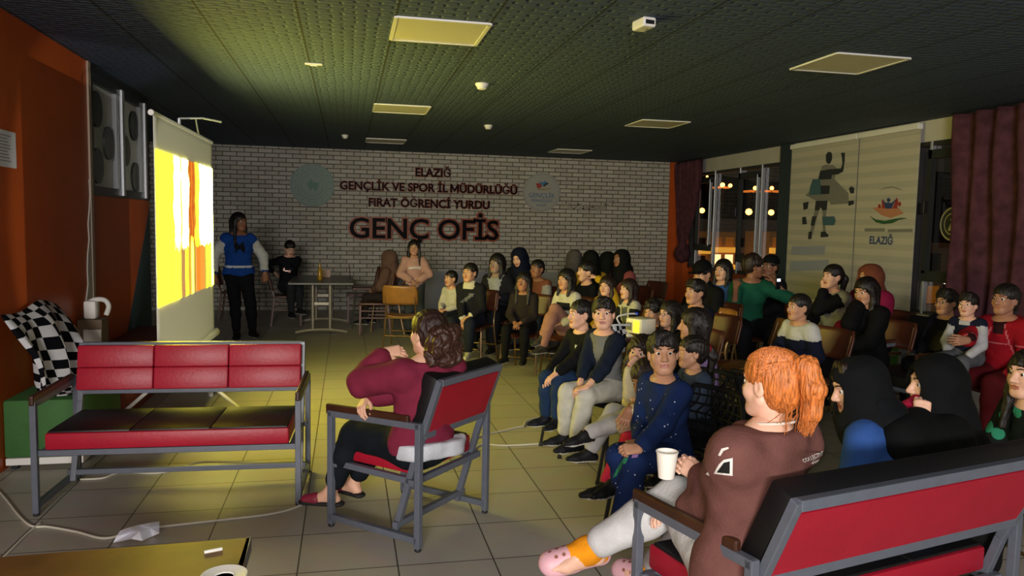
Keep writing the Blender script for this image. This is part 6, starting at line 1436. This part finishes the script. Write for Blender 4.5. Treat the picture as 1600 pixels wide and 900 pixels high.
# swept up ponytail made of many strands
pt = Blob(); A0 = P_(0.0, -0.095, 0.075); A1 = P_(0.008, -0.135, 0.070); A2 = P_(0.014, -0.158, 0.0); A3 = P_(0.016, -0.150, -0.08); A4 = P_(0.012, -0.128, -0.145)
for p_, q2, r0, r1 in ((A0, A1, .030, .036), (A1, A2, .036, .037), (A2, A3, .037, .030), (A3, A4, .030, .014)): pt.cone(p_, q2, r0*z_, r1*z_, 0.02)
f_ = 1/z_; pt.strand = lambda Q: 0.004*np.sin(Q[:, 0]*200+Q[:, 1]*160+3*np.sin(Q[:, 2]*14))*np.sin(Q[:, 1]*140-Q[:, 0]*90)
GING = hair_mat('ginger', 'bb6a30')
po = obj_of(to_mesh('ponytail', [pt.mesh(0.005)], [GING]), 'ponytail', K['t'])
b = MB().use(GING); rg_ = random.Random(9)
for k in range(150):
    an = rg_.uniform(0, 6.28); rr_ = rg_.uniform(0.7, 1.12); pts = []
    for c_, r_ in ((A0, .026), (A1, .036), (A2, .039), (A3, .033), (A4, .03)):
        pts.append(c_+Rh_ @ V3(math.cos(an)*r_*rr_, 0.6*math.sin(an)*r_*rr_, 0.4*math.sin(an)*r_*rr_)*z_+V3(rg_.gauss(0, .003), rg_.gauss(0, .003), rg_.gauss(0, .004)))
    if rg_.random() < 0.3: pts = pts[:4]
    sp = smooth_path(pts, 4); b.tube(sp, [0.0020*(1-0.75*i/len(sp)) for i in range(len(sp))], 4, cap=False)
for k in range(170):       # strands combed back over the skull towards the tie
    an = rg_.uniform(-2.0, 2.0); el = rg_.uniform(-0.2, 1.0)
    st_ = V3(math.sin(an)*0.082*math.cos(el), math.cos(an)*0.095*math.cos(el)*0.9-0.01, 0.045+0.082*math.sin(el))
    if st_[1] > 0.03 and st_[2] < 0.075: st_[2] = 0.085
    en = V3(0.0, -0.10, 0.075); pts = []
    for t_ in (0, .25, .5, .75, 1.0):
        m_ = st_*(1-t_)+en*t_; dv = (m_-V3(0, -0.018, 0.04))/V3(0.088, 0.106, 0.090); L_ = np.linalg.norm(dv)
        if t_ < 0.95: m_ = V3(0, -0.018, 0.04)+(m_-V3(0, -0.018, 0.04))/max(L_, 0.2)*(1.0+rg_.uniform(0, .03))
        pts.append(P_(*m_))
    sp = smooth_path(pts, 3); b.tube(sp, [0.0022*(1-0.5*i/len(sp)) for i in range(len(sp))], 4, cap=False)
for k in range(26):        # loose wisps at the neck
    x_ = rg_.uniform(-0.06, 0.06); pts = [P_(x_, -0.085, -0.02), P_(x_*1.1+rg_.gauss(0, .01), -0.10, -0.075), P_(x_*1.2+rg_.gauss(0, .02), -0.085+rg_.gauss(0, .02), -0.135+rg_.gauss(0, .02))]
    sp = smooth_path(pts, 5); b.tube(sp, [0.0022*(1-0.7*i/len(sp)) for i in range(len(sp))], 4, cap=False)
b.build('hair_strands', parent=K['t'], smooth=True)
# necklace, earring
cn_ = K['p3']+K['dirv'](1)*0.035; b = MB().use(mat('pearl', 'd8cfc2', 0.25))
b.tube([cn_+np.array([0.066*math.cos(a), 0.068*math.sin(a), 0.012*math.sin(a)*-1]) for a in [k*math.pi/12 for k in range(24)]], 0.0042, 8, closed=True); b.build('necklace', parent=K['t'], smooth=True)
# sweatshirt prints
WPR = cloth('print_white', 'cfcac4'); BPR = cloth('print_black', '1b1a1a')
a_, el_, wr_ = K['arms'][1]; o_ = K['inv'](atY(1112, 733, 1.7)); nn = unit(K['Rb'].T @ V3(-0.52, -0.80, 0.26)); cr = unit(K['Rb'].T @ V3(1, -0.2, 0)); uu = unit(np.cross(nn, cr)); uu = uu if uu[2] > 0 else -uu
for m, pts in ((WPR, [(-0.045, -0.03), (0.03, -0.035), (0.035, 0.03), (0.028, 0.028), (0.0, 0.022), (-0.02, 0.005)]), (BPR, [(-0.03, -0.024), (0.020, -0.027), (0.024, 0.018), (0.0, 0.012)]), (WPR, [(-0.012, 0.035), (0.0, 0.055), (0.022, 0.062), (0.02, 0.068), (-0.006, 0.062), (-0.02, 0.038)]), (WPR, [(-0.085, -0.035), (-0.065, -0.04), (-0.07, -0.025)])):
    decal_on(K, 'sweatshirt', [(x_*0.8, y_*0.8) for x_, y_ in pts], m, 'printed_mark', o_, cr, uu, nn, 0.0018 if m is WPR else 0.003)
o_ = K['inv'](atY(1268, 722, 1.7)); nn = unit(K['Rb'].T @ V3(-0.56, -0.78, 0.26)); cr = unit(K['Rb'].T @ V3(0.96, 0.25, 0.18)); uu = unit(np.cross(nn, cr)); uu = uu if uu[2] > 0 else -uu
g_ = [c for c in K['obj'].children if c.name.split('.')[0] == 'sweatshirt'][0]
from mathutils.bvhtree import BVHTree
bv_ = BVHTree.FromPolygons([v.co for v in g_.data.vertices], [tuple(p.vertices) for p in g_.data.polygons])
def shirt_text(txt, size, ox, oy, m):
    me = text_mesh(txt, size, 0.0004); me.materials.clear(); me.materials.append(m)
    for v in me.vertices:
        q = o_+cr*(v.co.x+ox)+uu*(v.co.y+oy); h = bv_.ray_cast(Vector(q+nn*0.25), Vector(-nn)); v.co = (h[0]+h[1]*(0.0012+v.co.z)) if h[0] is not None else Vector(o_)
    o = bpy.data.objects.new('printed_words', me); C.objects.link(o); o.parent = g_
shirt_text('COLLECTIVE', 0.016, 0.0, 0.006, WPR); shirt_text('WINTER 08', 0.008, 0.0, -0.008, WPR)
# sock and clog on both feet
YEL = cloth('sock_yellow', 'd98a14'); PNK = mat('clog_pink', 'd6a5b0', 0.5); ORG = mat('clog_hole', '8a5a4a', 0.6)
for i in (0, 1):
    kn, an = K['legs'][i][1], K['legs'][i][2]; d0 = K['fds'][i]; sh_ = unit(an-kn); dn = unit(sh_-d0*(sh_ @ d0))
    so = Blob(); so.cone(an-sh_*0.05, an+dn*0.02, 0.047, 0.049, 0.02); so.cone(an+dn*0.02, an+dn*0.045-d0*0.04, 0.049, 0.050, 0.02); so.cone(an+dn*0.01, an+dn*0.045+d0*0.05, 0.050, 0.048, 0.02); so.cone(an+dn*0.045+d0*0.05, an+dn*0.055+d0*0.10, 0.046, 0.038, 0.02); so.wr = 0.0012; so.wf = 2
    sob = obj_of(to_mesh('sock', [so.mesh(0.005)], [YEL]), 'sock', K['t'])
    cl = Blob(); cl.cone(an+dn*0.062-d0*0.05, an+dn*0.062+d0*0.13, 0.046, 0.052, 0.02, flat=(dn, 0.55)); cl.cone(an+dn*0.046+d0*0.075, an+dn*0.056+d0*0.145, 0.046, 0.040, 0.03); cl.cone(an+dn*0.055-d0*0.055, an+dn*0.05-d0*0.04, 0.040, 0.040, 0.02)
    cl.cone(an+dn*0.02+d0*0.0, an+dn*0.0+d0*0.02, 0.036, 0.036, 0.006, op='-'); cl.cut(an+dn*0.088, dn, 0.006)
    sd_ = unit(np.cross(d0, dn)); co = obj_of(to_mesh('clog', [cl.mesh(0.005)], [PNK]), 'clog', K['t'])
    me_ = co.data; bvc = BVHTree.FromPolygons([v.co for v in me_.vertices], [tuple(p.vertices) for p in me_.polygons])
    for (u1, ang) in ((0.085, -0.9), (0.115, -0.85), (0.10, 0.0), (0.13, 0.0), (0.085, 0.9), (0.115, 0.85), (0.145, -0.8)):
        dd = unit(-dn*math.cos(ang)+sd_*math.sin(ang)); c_ = an+dn*0.055+d0*u1; h = bvc.ray_cast(Vector(c_+dd*0.15), Vector(-dd))
        if h[0] is not None:
            q_ = Vector((0, 0, 1)).rotation_difference(h[1]).to_matrix(); MB().lathe([(0.0075, -0.001), (0.0075, 0.0008), (0, 0.0008)], h[0], 10, q_).build('vent_hole', ORG, co)
for k, pp in enumerate(((0.0, 0.0), (0.012, 0.012), (-0.010, 0.014))):
    pass
hm = K['Rb'] @ K['arms'][1][2]+K['root']
cupp = atY(1041, 746, 2.42); paper_cup('white paper cup held by the red haired woman', tuple(cupp), s=1.05)
ph = thing('phone', 'dark phone lying on the red haired woman\'s grey lap', 'phone', atY(1086, 772, 2.5), 0.5); MB().box((0, 0, 0), (0.075, 0.15, 0.010), Matrix.Rotation(0.12, 3, 'X'), 0.004).build('phone_case', DARKM, ph); MB().box((0, 0, 0.0062), (0.068, 0.14, 0.002), Matrix.Rotation(0.12, 3, 'X')).build('phone_screen', mat('black_glass', '050506', 0.1), ph)

K = person('child in blue top under long black headscarf beside red haired woman', (1338, 606), 2.62, seat=0.462, hd=125, hh=166, pitch=-14, lean=24, fem=True, S=0.80, skin=FAIR, hair=('fringe', 'curl2', '24150f'), scarf=('headscarf', '0b0d10', dict(wide=1.06, opening=1.02, drape=0.66)), top=('sweatshirt', '2a4a86', 0.016), legs=('trousers', '14161c', 0.014), lod=0, ti=0.024, build=1.05)
BLU = K; st_ = Blob(); q3, q1 = K['p3']-K['fw']*0.075, K['p1']-K['fw']*0.125
qa, qb, qc = K['p3']-K['fw']*0.09, K['p2']-K['fw']*0.15, K['p1']-K['fw']*0.165
st_.cone(qa, qb, 0.10, 0.075, 0.03, flat=(K['fw'], 0.5)); st_.cone(qb, qc, 0.075, 0.07, 0.03, flat=(K['fw'], 0.5)); st_.cone(qc, qc-K['dirv'](0.5)*0.12, 0.07, 0.07, 0.03, flat=(K['fw'], 0.5)); st_.wr = 0.004
obj_of(to_mesh('headscarf_end', [st_.mesh(0.009)], [cloth('0b0d10', '0b0d10')]), 'headscarf_end', K['t'])
K = person('woman in black headscarf and black coat on the bench, profile left', (1458, 602), 2.62, seat=0.462, hd=140, hh=165, lean=22, fem=True, S=0.82, skin=FAIR, hair=('none', 'x', '0d0b0c'), scarf=('headscarf', '08090b', dict(wide=1.08, opening=1.0, drape=0.5)), top=('coat', '08090a', 0.03), legs=('trousers', '0c0c0f', 0.02), lod=0, ti=0.034, build=1.15, hands=(('w', 1442, 655, 2.55), (0.1, 0.3, 0.1)), hdir=(('d', -0.1, 0, 1), None), hcurl=(1.2, 0.4), hn=(('d', -0.6, -0.6, 0.2), None))
sc_ = Blob(); q0 = K['inv'](atY(1415, 640, 2.62)); q1 = K['inv'](atY(1440, 628, 2.6)); q2 = K['inv'](atY(1425, 665, 2.62)); sc_.cone(q0, q1, 0.035, 0.03, 0.02); sc_.cone(q1, q2, 0.03, 0.04, 0.02); sc_.wr = 0.005
obj_of(to_mesh('neck_scarf', [sc_.mesh(0.007)], [cloth('crimson_scarf', '8c1432')]), 'neck_scarf', K['t'])
def grn(K): return [speckle('green_dark', '0e1512', '2a7a5c', 12, 0.35, 0.5)], None
K = person('person in dark green patterned top at the right edge', (1608, 585), 2.85, seat=0.46, hd=175, hh=182, lean=14, fem=True, S=0.8, skin=FAIR, hair=('long', 'darkbrown3', '130d0c'), top=('sweater', '0e1512', 0.02), topm=grn, legs=('trousers', '0c0c0f', 0.02), lod=0, hands=((-0.1, 0.34, 0.1), (0.1, 0.34, 0.1))); seat_under(K, 'person in green pattern', 175)

# ------------------------------------------------------------------ projector on its small table

p = atY(998, 522, 5.45); PZ = float(p[2])
st = thing('projector_table', 'small brown table carrying the white projector among the children', 'table', (p[0]+0.06, p[1], 0)); MB().bx(-0.26, 0.26, -0.2, 0.2, PZ-0.03, PZ, 0.005).build('table_top', CWD, st)
for sx in (-1, 1):
    for sy in (-1, 1): MB().bx(sx*0.23-0.015, sx*0.23+0.015, sy*0.17-0.015, sy*0.17+0.015, 0, PZ-0.03).build('leg', CWD, st)
pj_ = thing('projector', 'small white projector with glowing yellow lens behind the smiling boy', 'projector', (p[0], p[1], PZ), R_(205))
MB().bx(-0.10, 0.06, -0.085, 0.085, 0.006, 0.125, 0.012).build('housing', mat('projector_white', 'cfcbb4', 0.4), pj_, smooth=True)
MB().bx(0.059, 0.064, 0.0, 0.06, 0.02, 0.11).build('lens_window', mat('lens_glow', 'e8d030', emit=1.6), pj_); MB().bx(0.059, 0.063, -0.07, -0.02, 0.03, 0.09).build('vent_grille', mat('vent_grey', '5c5b52', 0.5), pj_)
for sx in (-0.08, 0.04):
    for sy in (-0.06, 0.06): MB().lathe([(0.008, 0), (0.008, 0.008)], (sx, sy, 0), 8).build('foot', DARKM, pj_)
gl = thing('gooseneck_light', 'white gooseneck stalk with blue tip beside the projector', 'lamp', (p[0]-0.12, p[1]-0.1, PZ)); a0_ = np.array(gl.location)
MB().lathe([(0.03, 0), (0.03, 0.01), (0.01, 0.02)], (0, 0, 0), 14).build('base', WHITE, gl); MB().tube(smooth_path([(0, 0, 0.015), tuple(atY(964, 498, 5.3)-a0_), tuple(atY(978, 491, 5.32)-a0_), tuple(atY(992, 490, 5.35)-a0_)], 6), 0.006, 8).build('stalk', WHITE, gl, smooth=True)
MB().lathe([(0, -0.012), (0.012, -0.006), (0.012, 0.006), (0, 0.012)], tuple(atY(995, 490, 5.36)-a0_), 12).build('tip', mat('blue_tip', '2c4fd0', 0.3), gl, smooth=True)
lamp('projector_beam', 'SPOT', (float(p[0])-0.10, 5.42, PZ+0.13), 130, (1.0, 0.97, 0.80), look=(-1.265, 6.66, 1.45), spot_size=R_(41), spot_blend=0.25, shadow_soft_size=0.02)
